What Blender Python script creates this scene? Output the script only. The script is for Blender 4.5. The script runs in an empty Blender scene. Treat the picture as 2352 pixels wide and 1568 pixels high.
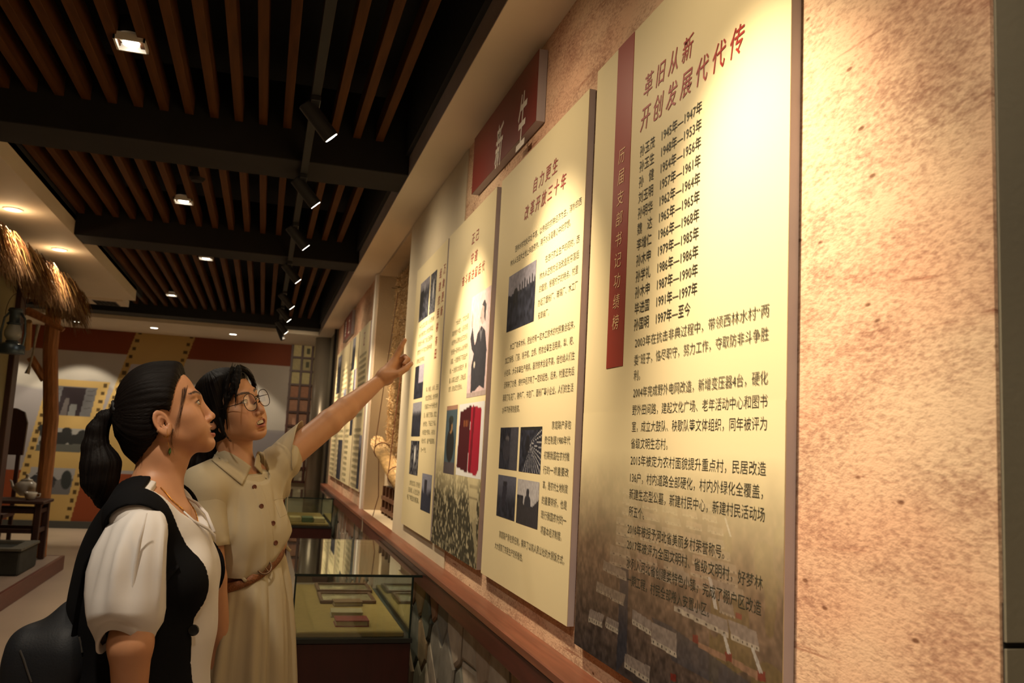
import bpy, math, random
import numpy as np
from mathutils import Vector, Matrix
SC = bpy.context.scene
COL = SC.collection
random.seed(7)
RNG = np.random.default_rng(11)
R = math.radians

# ------------------------------------------------------------------ camera, world, lights, exposure
W_, H_ = 2352, 1568
CAM_Z = 1.45
YAW, PITCH, ROLL, FPX = R(15.52), R(6.99), R(2.97), 2009.0
_f = np.array([math.sin(YAW) * math.cos(PITCH), math.cos(YAW) * math.cos(PITCH), math.sin(PITCH)])
_r0 = np.array([math.cos(YAW), -math.sin(YAW), 0.0])
_u0 = np.cross(_r0, _f)
CR = _r0 * math.cos(ROLL) + _u0 * math.sin(ROLL)
CU = -_r0 * math.sin(ROLL) + _u0 * math.cos(ROLL)
CF = _f
cd = bpy.data.cameras.new('camera')
cam = bpy.data.objects.new('camera', cd)
COL.objects.link(cam)
cd.sensor_width = 23.5
cd.lens = FPX / W_ * 23.5
cd.clip_start = 0.05
cam.matrix_world = Matrix(((CR[0], CU[0], -CF[0], 0), (CR[1], CU[1], -CF[1], 0), (CR[2], CU[2], -CF[2], CAM_Z), (0, 0, 0, 1)))
cd.dof.use_dof = True
cd.dof.focus_distance = 2.25
cd.dof.aperture_fstop = 4.5
SC.camera = cam
world = bpy.data.worlds.new('world')
SC.world = world
world.use_nodes = True
world.node_tree.nodes['Background'].inputs[0].default_value = (0.9, 0.75, 0.6, 1)
world.node_tree.nodes['Background'].inputs[1].default_value = 0.014
SC.view_settings.view_transform = 'Standard'
SC.view_settings.look = 'None'
SC.view_settings.exposure = 0.0
SC.view_settings.gamma = 1.0
SC.view_settings.use_curve_mapping = False
SC.cycles.sample_clamp_indirect = 4.0
SC.cycles.caustics_reflective = False
SC.cycles.caustics_refractive = False

WARM = (1.0, 0.79, 0.52)
def spot(loc, target, energy, angle=50, blend=0.7, size=0.03, color=WARM):
    l = bpy.data.lights.new('spot_light', 'SPOT')
    l.energy = energy; l.spot_size = R(angle); l.spot_blend = blend; l.shadow_soft_size = size; l.color = color
    o = bpy.data.objects.new('spot_light', l); COL.objects.link(o)
    o.location = loc
    d = Vector(target) - Vector(loc)
    o.rotation_euler = d.to_track_quat('-Z', 'Y').to_euler()
    return o
TRACK_Y = [-0.86, 0.27, 1.39, 2.52, 3.65, 4.78, 5.91, 7.25, 8.78, 9.78, 10.96]
TRACK_X, TRACK_Z = 0.10, 2.84
for _i, _y in enumerate(TRACK_Y):
    if _i < 1: continue
    _e = 0.8 if _i == 1 else 1.12 if _i == 2 else 1.0 if _i < 7 else 0.9
    _p = (TRACK_X + 0.10, _y + 0.02, TRACK_Z - 0.17)
    spot(_p, (0.85, _y - (0.02 if _i < 3 else 0.0), 1.68), 170 * _e, 57, 1.0, 0.035)     # beam
    spot(_p, (0.85, _y, 1.85), 19 * _e, 146, 1.0, 0.035)                                # spill of the same lamp
spot((TRACK_X + 0.1, 11.1, TRACK_Z - 0.15), (0.6, 13.9, 1.9), 60, 60, 1.0, 0.035)  # added fill that brightens the far lattice; no fixture of its own
# recessed downlights and one added fill: (x, y, z, watts)
DOWN = [(-0.66, 3.80, 3.03, 60), (-0.66, 6.35, 3.03, 80), (-0.63, 8.38, 3.03, 90), (-1.16, 10.9, 3.03, 80),
        (-0.66, 1.3, 3.03, 130), (-0.66, -0.9, 3.03, 90), (0.30, 0.4, 3.03, 60)]  # last entry: unseen fill off the lamp row, added to light the faces
for x, y, z, w in DOWN:
    spot((x, y, z - 0.04), (x, y, 0), w, 110, 0.9, 0.05, (1.0, 0.86, 0.67))
for x, y, w in [(-1.74, 6.47, 50), (-1.72, 7.79, 50)]:
    spot((x, y, 2.85), (x, y, 0), w, 140, 0.6, 0.05, (1.0, 0.74, 0.45))
    _l = bpy.data.lights.new('lamp_rim_spill', 'POINT'); _l.energy = 1.8; _l.shadow_soft_size = 0.03; _l.color = (1.0, 0.74, 0.42)
    _o = bpy.data.objects.new('lamp_rim_spill', _l); COL.objects.link(_o); _o.location = (x, y, 2.79)
for x in (-3.6, -2.58, -1.58, -0.52):
    spot((x, 13.2, 2.86), (x, 13.98, 0.0), 62, 84, 0.25, 0.04, (1.0, 0.86, 0.62))

# ------------------------------------------------------------------ helpers
def ray(x, y):
    return CF + CR * (x - W_ / 2) / FPX - CU * (y - H_ / 2) / FPX
def at(x, y, Y):
    r = ray(x, y); p = r * (Y / r[1]); p[2] += CAM_Z; return p
def at_x(x, y, X=0.85):
    r = ray(x, y); p = r * (X / r[0]); p[2] += CAM_Z; return p
def at_z(x, y, Z):
    r = ray(x, y); p = r * ((Z - CAM_Z) / r[2]); p[2] += CAM_Z; return p

def mat(name, col, rough=0.7, metal=0.0, vary=0.0, vscale=8.0, bump=0.0, bscale=60.0, stretch=None, spec=0.5,
        attr=False, emit=None, estr=1.0, col2=None, detail=4.0, sss=0.0):
    m = bpy.data.materials.new(name); m.use_nodes = True
    nt = m.node_tree; b = nt.nodes['Principled BSDF']
    b.inputs['Roughness'].default_value = rough; b.inputs['Metallic'].default_value = metal
    b.inputs['Specular IOR Level'].default_value = spec
    c = (*col, 1.0)
    b.inputs['Base Color'].default_value = c
    tc = nt.nodes.new('ShaderNodeTexCoord'); mp = nt.nodes.new('ShaderNodeMapping')
    nt.links.new(tc.outputs['Object'], mp.inputs['Vector'])
    if stretch: mp.inputs['Scale'].default_value = stretch
    src = None
    if attr:
        a = nt.nodes.new('ShaderNodeAttribute'); a.attribute_name = 'Col'; src = a.outputs['Color']
    if vary > 0 or col2:
        n = nt.nodes.new('ShaderNodeTexNoise'); n.inputs['Scale'].default_value = vscale; n.inputs['Detail'].default_value = detail
        nt.links.new(mp.outputs[0], n.inputs['Vector'])
        rp = nt.nodes.new('ShaderNodeMapRange'); rp.inputs[1].default_value = 0.3; rp.inputs[2].default_value = 0.7
        nt.links.new(n.outputs[0], rp.inputs[0])
        mx = nt.nodes.new('ShaderNodeMix'); mx.data_type = 'RGBA'
        nt.links.new(rp.outputs[0], mx.inputs[0])
        if src:
            mx.blend_type = 'MULTIPLY'
            nt.links.new(src, mx.inputs[6]); mx.inputs[7].default_value = (1 - vary, 1 - vary, 1 - vary, 1)
        else:
            mx.inputs[6].default_value = c
            k = 1 - vary
            mx.inputs[7].default_value = (*col2, 1) if col2 else (col[0] * k, col[1] * k, col[2] * k, 1)
        src = mx.outputs[2]
    if src: nt.links.new(src, b.inputs['Base Color'])
    if bump > 0:
        n2 = nt.nodes.new('ShaderNodeTexNoise'); n2.inputs['Scale'].default_value = bscale; n2.inputs['Detail'].default_value = 3
        nt.links.new(mp.outputs[0], n2.inputs['Vector'])
        bp = nt.nodes.new('ShaderNodeBump'); bp.inputs['Strength'].default_value = bump; bp.inputs['Distance'].default_value = 0.004
        nt.links.new(n2.outputs[0], bp.inputs['Height']); nt.links.new(bp.outputs[0], b.inputs['Normal'])
    if emit:
        b.inputs['Emission Color'].default_value = (*emit, 1); b.inputs['Emission Strength'].default_value = estr
    if sss > 0:
        b.inputs['Subsurface Weight'].default_value = sss
        b.inputs['Subsurface Radius'].default_value = (0.012, 0.005, 0.003); b.inputs['Subsurface Scale'].default_value = 0.6
    return m

def glass(name, tint=(0.95, 0.985, 0.96), f0=0.045, refl=(.95, 1, .97)):
    """thin pane: clear, with a mirror share that rises towards grazing angles"""
    m = bpy.data.materials.new(name); m.use_nodes = True; nt = m.node_tree; nt.nodes.clear(); N = nt.nodes.new; L = nt.links.new
    o = N('ShaderNodeOutputMaterial'); mx = N('ShaderNodeMixShader'); t = N('ShaderNodeBsdfTransparent'); g = N('ShaderNodeBsdfGlossy'); lw_ = N('ShaderNodeLayerWeight'); lw_.inputs[0].default_value = .5
    pw = N('ShaderNodeMath'); pw.operation = 'POWER'; pw.inputs[1].default_value = 4.5; ma = N('ShaderNodeMath'); ma.operation = 'MULTIPLY_ADD'; ma.inputs[1].default_value = 1 - f0; ma.inputs[2].default_value = f0
    t.inputs[0].default_value = (*tint, 1); g.inputs['Roughness'].default_value = 0.015; g.inputs[0].default_value = (*refl, 1)
    L(lw_.outputs['Facing'], pw.inputs[0]); L(pw.outputs[0], ma.inputs[0]); L(ma.outputs[0], mx.inputs[0]); L(t.outputs[0], mx.inputs[1]); L(g.outputs[0], mx.inputs[2]); L(mx.outputs[0], o.inputs[0]); return m
class MB:
    """collects shapes, then links them as ONE mesh object"""
    def __init__(s): s.v = []; s.f = []; s.c = []
    def add(s, V, F, c=None):
        n = len(s.v); s.v += [tuple(map(float, p)) for p in V]; s.f += [tuple(n + i for i in f) for f in F]
        if c is not None: s.c += [c] * len(V)
        return s
    def box(s, x0, x1, y0, y1, z0, z1, c=None, bev=0.0):
        if bev > 0:
            b = min(bev, (x1 - x0) / 2.01, (y1 - y0) / 2.01, (z1 - z0) / 2.01)
            V = []
            for z, k in ((z0, 1), (z0 + b, 0), (z1 - b, 0), (z1, 1)):
                i = b * k
                o = b * (1 - k)
                V += [(x0 + i + o * 1, y0 + i, z), (x1 - i - o * 1, y0 + i, z), (x1 - i, y0 + i + o, z), (x1 - i, y1 - i - o, z),
                      (x1 - i - o, y1 - i, z), (x0 + i + o, y1 - i, z), (x0 + i, y1 - i - o, z), (x0 + i, y0 + i + o, z)]
            F = [tuple(range(7, -1, -1)), tuple(range(24, 32))]
            for r in range(3):
                for k in range(8):
                    a, d = r * 8 + k, r * 8 + (k + 1) % 8
                    F.append((a, d, d + 8, a + 8))
            return s.add(V, F, c)
        V = [(x0, y0, z0), (x1, y0, z0), (x1, y1, z0), (x0, y1, z0), (x0, y0, z1), (x1, y0, z1), (x1, y1, z1), (x0, y1, z1)]
        return s.add(V, [(3, 2, 1, 0), (4, 5, 6, 7), (0, 1, 5, 4), (1, 2, 6, 5), (2, 3, 7, 6), (3, 0, 4, 7)], c)
    def quad(s, a, b, c_, d, c=None): return s.add([a, b, c_, d], [(0, 1, 2, 3)], c)
    def prism(s, poly, ax, t0, t1, c=None):
        """poly of (u,v) extruded along ax ('x': u=y,v=z; 'y': u=x,v=z; 'z': u=x,v=y)"""
        def P(u, v, t): return {'x': (t, u, v), 'y': (u, t, v), 'z': (u, v, t)}[ax]
        n = len(poly); V = [P(u, v, t0) for u, v in poly] + [P(u, v, t1) for u, v in poly]
        F = [tuple(range(n - 1, -1, -1)), tuple(range(n, 2 * n))] + [(k, (k + 1) % n, n + (k + 1) % n, n + k) for k in range(n)]
        return s.add(V, F, c)
    def tube(s, pts, rad, seg=8, c=None, cap=True, flat=1.0, up=None):
        pts = [Vector(p) for p in pts]; n = len(pts)
        rad = [rad] * n if not hasattr(rad, '__len__') else list(rad)
        V = []; a = Vector(up) if up else None
        for i, p in enumerate(pts):
            t = (pts[min(i + 1, n - 1)] - pts[max(i - 1, 0)]).normalized()
            if a is None: a = t.orthogonal().normalized()
            a = (a - t * a.dot(t)).normalized(); b = t.cross(a)
            for k in range(seg):
                w = 2 * math.pi * k / seg
                V.append(p + a * math.cos(w) * rad[i] + b * math.sin(w) * rad[i] * flat)
        F = [(i * seg + k, i * seg + (k + 1) % seg, (i + 1) * seg + (k + 1) % seg, (i + 1) * seg + k) for i in range(n - 1) for k in range(seg)]
        if cap: F += [tuple(range(seg - 1, -1, -1)), tuple((n - 1) * seg + k for k in range(seg))]
        return s.add(V, F, c)
    def lathe(s, prof, center=(0, 0, 0), seg=24, c=None):
        V = []; m = len(prof)
        for r, z in prof:
            for k in range(seg):
                w = 2 * math.pi * k / seg
                V.append((center[0] + r * math.cos(w), center[1] + r * math.sin(w), center[2] + z))
        F = [(i * seg + k, i * seg + (k + 1) % seg, (i + 1) * seg + (k + 1) % seg, (i + 1) * seg + k) for i in range(m - 1) for k in range(seg)]
        F += [tuple(range(seg - 1, -1, -1)), tuple((m - 1) * seg + k for k in range(seg))]
        return s.add(V, F, c)
    def build(s, name, m, parent=None, smooth=False, kind=None, mw=None):
        me = bpy.data.meshes.new(name); me.from_pydata(s.v, [], s.f)
        if s.c:
            a = me.color_attributes.new('Col', 'FLOAT_COLOR', 'POINT')
            a.data.foreach_set('color', np.array([(*q, 1.0) for q in s.c], dtype=np.float32).ravel())
        me.update()
        return link(name, me, m, parent, smooth, kind, mw)
def link(name, me, m, parent=None, smooth=False, kind=None, mw=None):
    if m: me.materials.append(m)
    if smooth: me.polygons.foreach_set('use_smooth', [True] * len(me.polygons)); me.update()
    o = bpy.data.objects.new(name, me); COL.objects.link(o)
    if parent: o.parent = parent; o.matrix_parent_inverse = parent.matrix_basis.inverted()
    if mw is not None: o.matrix_basis = mw
    if kind: o['kind'] = kind
    return o
def thing(name, label, cat, loc=(0, 0, 0), group=None):
    o = bpy.data.objects.new(name, None); COL.objects.link(o); o.location = loc; o.empty_display_size = 0.1
    o['label'] = label; o['category'] = cat
    if group: o['group'] = group
    return o
def tag(o, label, cat, group=None):
    o['label'] = label; o['category'] = cat
    if group: o['group'] = group
    return o
def copy_tree(o, parent=None):
    c = o.copy(); COL.objects.link(c)
    if parent: c.parent = parent
    for ch in list(o.children): copy_tree(ch, c)
    return c
def np_mesh(name, V, F, m, parent=None, smooth=True, col=None, kind=None, uv=None):
    me = bpy.data.meshes.new(name)
    V = np.asarray(V, dtype=np.float32); F = np.asarray(F, dtype=np.int32)
    k = F.shape[1]
    me.vertices.add(len(V)); me.vertices.foreach_set('co', V.ravel())
    me.loops.add(F.size); me.loops.foreach_set('vertex_index', F.ravel())
    me.polygons.add(len(F)); me.polygons.foreach_set('loop_start', np.arange(0, F.size, k, dtype=np.int32))
    me.polygons.foreach_set('loop_total', np.full(len(F), k, dtype=np.int32))
    me.update(calc_edges=True)
    if col is not None:
        a = me.color_attributes.new('Col', 'FLOAT_COLOR', 'POINT')
        cc = np.ones((len(V), 4), dtype=np.float32); cc[:, :3] = col
        a.data.foreach_set('color', cc.ravel())
    if uv is not None:
        a = me.attributes.new('strand', 'FLOAT_VECTOR', 'POINT')
        a.data.foreach_set('vector', np.asarray(uv, dtype=np.float32).ravel())
    return link(name, me, m, parent, smooth, kind)
# ------------------------------------------------------------------ the room
WX = 0.85                      # face of the exhibition wall
def plaster(name, dark=(0.40, 0.25, 0.17), light=(0.68, 0.52, 0.36), pit=True):
    m = bpy.data.materials.new(name); m.use_nodes = True; nt = m.node_tree; N = nt.nodes; L = nt.links
    b = N['Principled BSDF']; b.inputs['Roughness'].default_value = 0.85; b.inputs['Specular IOR Level'].default_value = 0.2
    tc = N.new('ShaderNodeTexCoord')
    mp = N.new('ShaderNodeMapping'); mp.inputs['Rotation'].default_value = (R(-28), 0, 0); mp.inputs['Scale'].default_value = (1, 0.55, 1.25)
    L.new(tc.outputs['Object'], mp.inputs[0])
    def noise(sc, det, src=mp.outputs[0], rough=0.55):
        n = N.new('ShaderNodeTexNoise'); n.inputs['Scale'].default_value = sc; n.inputs['Detail'].default_value = det; n.inputs['Roughness'].default_value = rough
        L.new(src, n.inputs['Vector']); return n.outputs[0]
    fine = noise(150, 3); mid = noise(7, 4); big = noise(2.3, 3)
    r1 = N.new('ShaderNodeValToRGB'); r1.color_ramp.elements[0].position = 0.33; r1.color_ramp.elements[1].position = 0.56
    r1.color_ramp.elements[0].color = (*dark, 1); r1.color_ramp.elements[1].color = (*light, 1)
    ad = N.new('ShaderNodeMath'); ad.operation = 'MULTIPLY_ADD'; ad.inputs[1].default_value = 0.45
    L.new(mid, ad.inputs[0])
    ad2 = N.new('ShaderNodeMath'); ad2.operation = 'MULTIPLY_ADD'; ad2.inputs[1].default_value = 0.55; L.new(fine, ad2.inputs[0]); ad2.inputs[2].default_value = 0
    L.new(ad2.outputs[0], ad.inputs[2]); L.new(ad.outputs[0], r1.inputs[0])
    mx = N.new('ShaderNodeMix'); mx.data_type = 'RGBA'; mx.blend_type = 'MULTIPLY'; mx.inputs[0].default_value = 0.8
    r2 = N.new('ShaderNodeValToRGB'); r2.color_ramp.elements[0].position = 0.35; r2.color_ramp.elements[1].position = 0.6
    r2.color_ramp.elements[0].color = (1.0, 0.80, 0.74, 1); r2.color_ramp.elements[1].color = (1, 1, 0.96, 1)
    L.new(big, r2.inputs[0]); L.new(r1.outputs[0], mx.inputs[6]); L.new(r2.outputs[0], mx.inputs[7])
    out = mx.outputs[2]
    # scratches running up to the right, and small pits
    mp2 = N.new('ShaderNodeMapping'); mp2.inputs['Rotation'].default_value = (R(-32), 0, 0); mp2.inputs['Scale'].default_value = (1, 0.5, 7)
    L.new(tc.outputs['Object'], mp2.inputs[0])
    sc_ = noise(5.2, 5, mp2.outputs[0], 0.62)
    r3 = N.new('ShaderNodeValToRGB'); r3.color_ramp.elements[0].position = 0.30; r3.color_ramp.elements[1].position = 0.37
    r3.color_ramp.elements[0].color = (0.5, 0.3, 0.26, 1); r3.color_ramp.elements[1].color = (1, 1, 1, 1)
    L.new(sc_, r3.inputs[0])
    m3 = N.new('ShaderNodeMix'); m3.data_type = 'RGBA'; m3.blend_type = 'MULTIPLY'; m3.inputs[0].default_value = 0.8
    L.new(out, m3.inputs[6]); L.new(r3.outputs[0], m3.inputs[7]); out = m3.outputs[2]
    vo = N.new('ShaderNodeTexVoronoi'); vo.inputs['Scale'].default_value = 16; L.new(mp.outputs[0], vo.inputs['Vector'])
    r4 = N.new('ShaderNodeValToRGB'); r4.color_ramp.elements[0].position = 0.05; r4.color_ramp.elements[1].position = 0.085
    r4.color_ramp.elements[0].color = (0.25, 0.15, 0.1, 1); r4.color_ramp.elements[1].color = (1, 1, 1, 1)
    L.new(vo.outputs[0], r4.inputs[0])
    m4 = N.new('ShaderNodeMix'); m4.data_type = 'RGBA'; m4.blend_type = 'MULTIPLY'; m4.inputs[0].default_value = 0.85
    L.new(out, m4.inputs[6]); L.new(r4.outputs[0], m4.inputs[7]); out = m4.outputs[2]
    L.new(out, b.inputs['Base Color'])
    bp = N.new('ShaderNodeBump'); bp.inputs['Strength'].default_value = 0.3; bp.inputs['Distance'].default_value = 0.004
    L.new(fine, bp.inputs['Height']); L.new(bp.outputs[0], b.inputs['Normal'])
    return m
M = {}
M['plaster'] = plaster('rough_plaster', (0.34, 0.195, 0.135), (0.68, 0.49, 0.345))
M['cream_wall'] = mat('cream_wall', (0.62, 0.54, 0.40), 0.8, vary=0.12, vscale=3, bump=0.15, bscale=120)
M['soffit'] = mat('soffit_paint', (0.80, 0.70, 0.56), 0.8, vary=0.06, vscale=2)
M['soffit_edge'] = mat('soffit_edge_paint', (0.42, 0.36, 0.34), 0.7, vary=0.05)
M['black'] = mat('matt_black_paint', (0.012, 0.012, 0.013), 0.8, vary=0.3)
M['beam'] = mat('beam_paint', (0.020, 0.018, 0.018), 0.8, spec=0.2, vary=0.2, vscale=5)
M['slat'] = mat('slat_wood', (0.105, 0.038, 0.009), 0.7, spec=0.15, vary=0.4, vscale=3, stretch=(14, 0.8, 14))
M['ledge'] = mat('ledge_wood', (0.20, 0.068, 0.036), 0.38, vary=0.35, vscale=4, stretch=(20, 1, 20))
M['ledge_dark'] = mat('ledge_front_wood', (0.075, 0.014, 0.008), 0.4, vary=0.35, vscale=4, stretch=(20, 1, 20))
M['floor'] = mat('polished_floor', (0.40, 0.31, 0.235), 0.38, vary=0.16, vscale=1.6, bump=0.02, bscale=20)
M['grey_panel'] = mat('grey_panel', (0.20, 0.18, 0.13), 0.75, vary=0.10, vscale=2.5, bump=0.1, bscale=90)
M['niche'] = mat('niche_plaster', (0.55, 0.44, 0.30), 0.85, vary=0.12, vscale=4, bump=0.25, bscale=90)
M['metal'] = mat('satin_metal', (0.30, 0.26, 0.21), 0.34, 0.6, vary=0.15, vscale=2)
M['white'] = mat('white_lacquer', (0.8, 0.76, 0.7), 0.5)
M['lamp'] = mat('lamp_glass', (1, 1, 1), 0.5, emit=(1.0, 0.93, 0.78), estr=14)
M['lamp_warm'] = mat('lamp_glass_warm', (1, 1, 1), 0.5, emit=(1.0, 0.85, 0.6), estr=9)

def struct(o): o['kind'] = 'structure'; return o
fl = struct(MB().box(-5.5, 3.2, -2.5, 14.3, -0.08, 0).build('floor', M['floor']))
# exhibition wall, solid, with the niche left open
wr = MB()
wr.box(WX, WX + 0.55, 0.86, 5.66, 0, 3.45).box(WX, WX + 0.55, 7.40, 11.5, 0, 3.45)
wr.box(WX, WX + 0.55, 5.66, 7.40, 2.90, 3.45).box(WX, WX + 0.55, 5.66, 7.40, 0, 0.86).box(WX + 0.34, WX + 0.55, 5.66, 7.40, 0.86, 2.90)
wall_r = struct(wr.build('wall_right', M['plaster']))
# smooth painted skin over the far part of the wall, from the second board on
sk = MB().box(WX - 0.006, WX, 4.0, 5.655, 0.893, 2.875)
struct(sk.build('trim_1', M['cream_wall']))
sk = MB().box(WX - 0.02, WX, 7.405, 7.52, 0.893, 2.875)
struct(sk.build('trim_2', M['white']))
nb = MB()
nb.box(WX + 0.16, WX + 0.338, 5.66, 7.40, 0.895, 2.9).box(WX + 0.002, WX + 0.16, 7.375, 7.399, 0.895, 2.9).box(WX + 0.002, WX + 0.16, 5.662, 5.68, 0.895, 2.9)
nb.box(WX + 0.0, WX + 0.16, 5.662, 7.399, 2.855, 2.8785).box(WX - 0.0, WX + 0.16, 5.68, 7.375, 0.862, 0.893)
struct(nb.build('wall_niche', M['niche']))
# grey end face of the wall, in two panels with a joint
ge = MB().box(WX + 0.004, WX + 1.5, 0.854, 0.8584, 0, 1.248)
ge2 = MB().box(WX + 0.004, WX + 1.5, 0.854, 0.8584, 1.256, 3.1)
wn = struct(MB().box(WX + 0.56, WX + 1.5, 0.86, 1.4, 0, 3.1).box(WX + .004, WX + 1.5, 0.8586, 0.8598, 1.2, 1.3).build('wall_near', M['black']))
ge.build('panel', M['grey_panel'], wn); ge2.build('panel', M['grey_panel'], wn)
struct(MB().box(WX - 0.02, WX + 0.5, 11.5, 13.98, 0, 3.3).build('wall_corner', M['grey_panel']))
MB().lathe([(0.15, 0.0), (0.15, 2.88)], (0.775, 12.7, 0), 48).build('column', M['metal'], bpy.data.objects['wall_corner'], smooth=False)
for f_ in bpy.data.objects['column'].data.polygons: f_.use_smooth = len(f_.vertices) == 4
struct(MB().box(WX - 0.05, WX - 0.022, 11.5, 11.58, 0, 2.88).build('trim_3', M['beam']))
# ceiling void, beams, slats
ce = struct(MB().box(-5.5, 3.2, -2.5, 14.3, 3.5, 3.6).build('ceiling', M['black']))
MB().box(0.62, 0.66, -2.0, 12.4, 2.99, 3.5).box(-1.53, -1.49, -2.0, 11.0, 2.99, 3.5).build('void_side', M['black'], ce)
for i, y in enumerate((-0.52, 2.03, 4.58, 7.13)):
    MB().box(-2.5 if y > 11 else -1.49, 0.645, y, y + 0.35, 2.885, 3.3, bev=0.004).build('beam', M['beam'], ce)
MB().box(-4.5, 0.645, 12.02, 12.42, 2.93, 3.5).build('beam', M['black'], ce)
bays = [(-0.17, 2.03), (2.38, 4.58), (4.93, 7.13), (7.48, 12.02)]
first = None
for (a, b) in bays:
    for k in range(18 + (14 if a > 7 else 0)):
        x = 0.475 - 0.1205 * k
        if x < -1.47 and a < 7: break
        a2 = a
        if x < -1.47: a2 = 10.62
        first_key = (a2, b)
        if first is None or first[0] != first_key:
            me_o = MB().box(-0.021, 0.021, a2, b, 3.05, 3.15, bev=0.002).build('slat', M['slat'], ce)
            first = (first_key, me_o)
            me_o.location.x = x
        else:
            o = first[1].copy(); COL.objects.link(o); o.location.x = x
# one dim slat by the right soffit
# soffits
s_r = MB().box(0.645, WX + 0.55, -2.0, 12.42, 2.88, 2.99)
s_r = struct(s_r.build('trim_4', M['soffit']))
MB().box(0.6435, 0.6448, -2.0, 12.42, 2.882, 2.989).build('edge', M['soffit_edge'], s_r)
s_l = MB().box(-5.5, -1.49, -2.0, 10.5, 2.88, 3.03)
s_l = struct(s_l.build('trim_5', M['soffit']))
# stepped grille strip at the end of the left soffit
gv = MB().box(-3.2, -1.62, 10.5, 10.95, 2.86, 2.93)
struct(gv.build('trim_6', M['soffit']))
s_f = struct(MB().box(-5.5, WX + 0.3, 12.42, 14.1, 2.88, 3.4).build('trim_7', M['soffit']))
# ledge along the wall
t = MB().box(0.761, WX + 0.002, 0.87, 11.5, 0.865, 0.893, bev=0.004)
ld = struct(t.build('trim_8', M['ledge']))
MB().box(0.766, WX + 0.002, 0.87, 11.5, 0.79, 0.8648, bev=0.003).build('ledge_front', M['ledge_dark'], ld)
# ledge seam
MB().box(0.7605, 0.766, 6.59, 6.60, 0.79, 0.894).build('joint', M['cream_wall'], ld)
# left wall and far wall (far wall's printed mural comes later)
wl = struct(MB().box(-5.6, -5.5, -2.5, 14.3, 0, 3.5).build('wall_left', M['cream_wall']))
wb = struct(MB().box(-5.5, 3.2, 14.0, 14.2, 0, 3.5).build('wall_far', M['cream_wall']))
struct(MB().box(-5.5, 1.6, -2.6, -2.5, 0, 3.5).build('wall_back', M['cream_wall']))
struct(MB().box(2.3, 2.4, -2.5, 0.86, 0, 3.5).build('wall_side', M['cream_wall']))
struct(MB().box(-5.5, 0.83, 13.95, 13.998, 0, 0.1).build('baseboard_far', mat('baseboard', (0.06, 0.06, 0.055), 0.6)))

# ------------------------------------------------------------------ crazy-paved stone dado below the ledge
def clip(poly, n, c):
    out = []
    for i in range(len(poly)):
        a, b = poly[i], poly[(i + 1) % len(poly)]
        da, db = a[0] * n[0] + a[1] * n[1] - c, b[0] * n[0] + b[1] * n[1] - c
        if da <= 0: out.append(a)
        if (da < 0) != (db < 0):
            t = da / (da - db); out.append((a[0] + t * (b[0] - a[0]), a[1] + t * (b[1] - a[1])))
    return out
stone_cols = [(0.30, 0.19, 0.13), (0.34, 0.26, 0.20), (0.13, 0.13, 0.11), (0.27, 0.14, 0.085), (0.36, 0.30, 0.24), (0.19, 0.175, 0.15), (0.33, 0.21, 0.12)]
SM = [mat('stone_%d' % i, c, 0.75, vary=0.45, vscale=9, bump=0.5, bscale=25, detail=6) for i, c in enumerate(stone_cols)]
MB().box(WX - 0.012, WX, 0.87, 11.5, 0.0, 0.789).build('mortar', mat('mortar', (0.20, 0.19, 0.155), 0.9, vary=0.2, vscale=20), wall_r)
seeds = []
for i in range(48):
    for j in range(4):
        seeds.append((0.95 + i * 0.215 + random.uniform(-.085, .085) + (j % 2) * 0.1, 0.10 + j * 0.20 + random.uniform(-.075, .075)))
seeds = np.array(seeds)
for i, (y, z) in enumerate(seeds):
    if y > 10.9: continue
    poly = [(y - .3, z - .3), (y + .3, z - .3), (y + .3, z + .3), (y - .3, z + .3)]
    d = np.hypot(*(seeds - seeds[i]).T)
    for j in np.argsort(d)[1:14]:
        n = seeds[j] - seeds[i]; l = np.hypot(*n); n = n / l
        poly = clip(poly, n, n @ seeds[i] + l / 2 - 0.006)
        if len(poly) < 3: break
    for n, c in (((0, 1), 0.786), ((0, -1), -0.005), ((-1, 0), -0.875)):
        if len(poly) >= 3: poly = clip(poly, n, c)
    if len(poly) < 3: continue
    cy, cz = np.mean(poly, axis=0); dd = 0.018 + random.uniform(0, .012)
    P = len(poly); V = [(WX - 0.011, a, b) for a, b in poly] + [(WX - dd * .8, a, b) for a, b in poly] + \
        [(WX - dd - random.uniform(0, .003), cy + (a - cy) * .86, cz + (b - cz) * .86) for a, b in poly]
    F = [(k, k + P, (k + 1) % P + P, (k + 1) % P) for k in range(P)] + [(k + P, k + 2 * P, (k + 1) % P + 2 * P, (k + 1) % P + P) for k in range(P)] + [tuple(range(3 * P - 1, 2 * P - 1, -1))]
    MB().add(V, F).build('stone', random.choice(SM), wall_r)

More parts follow.
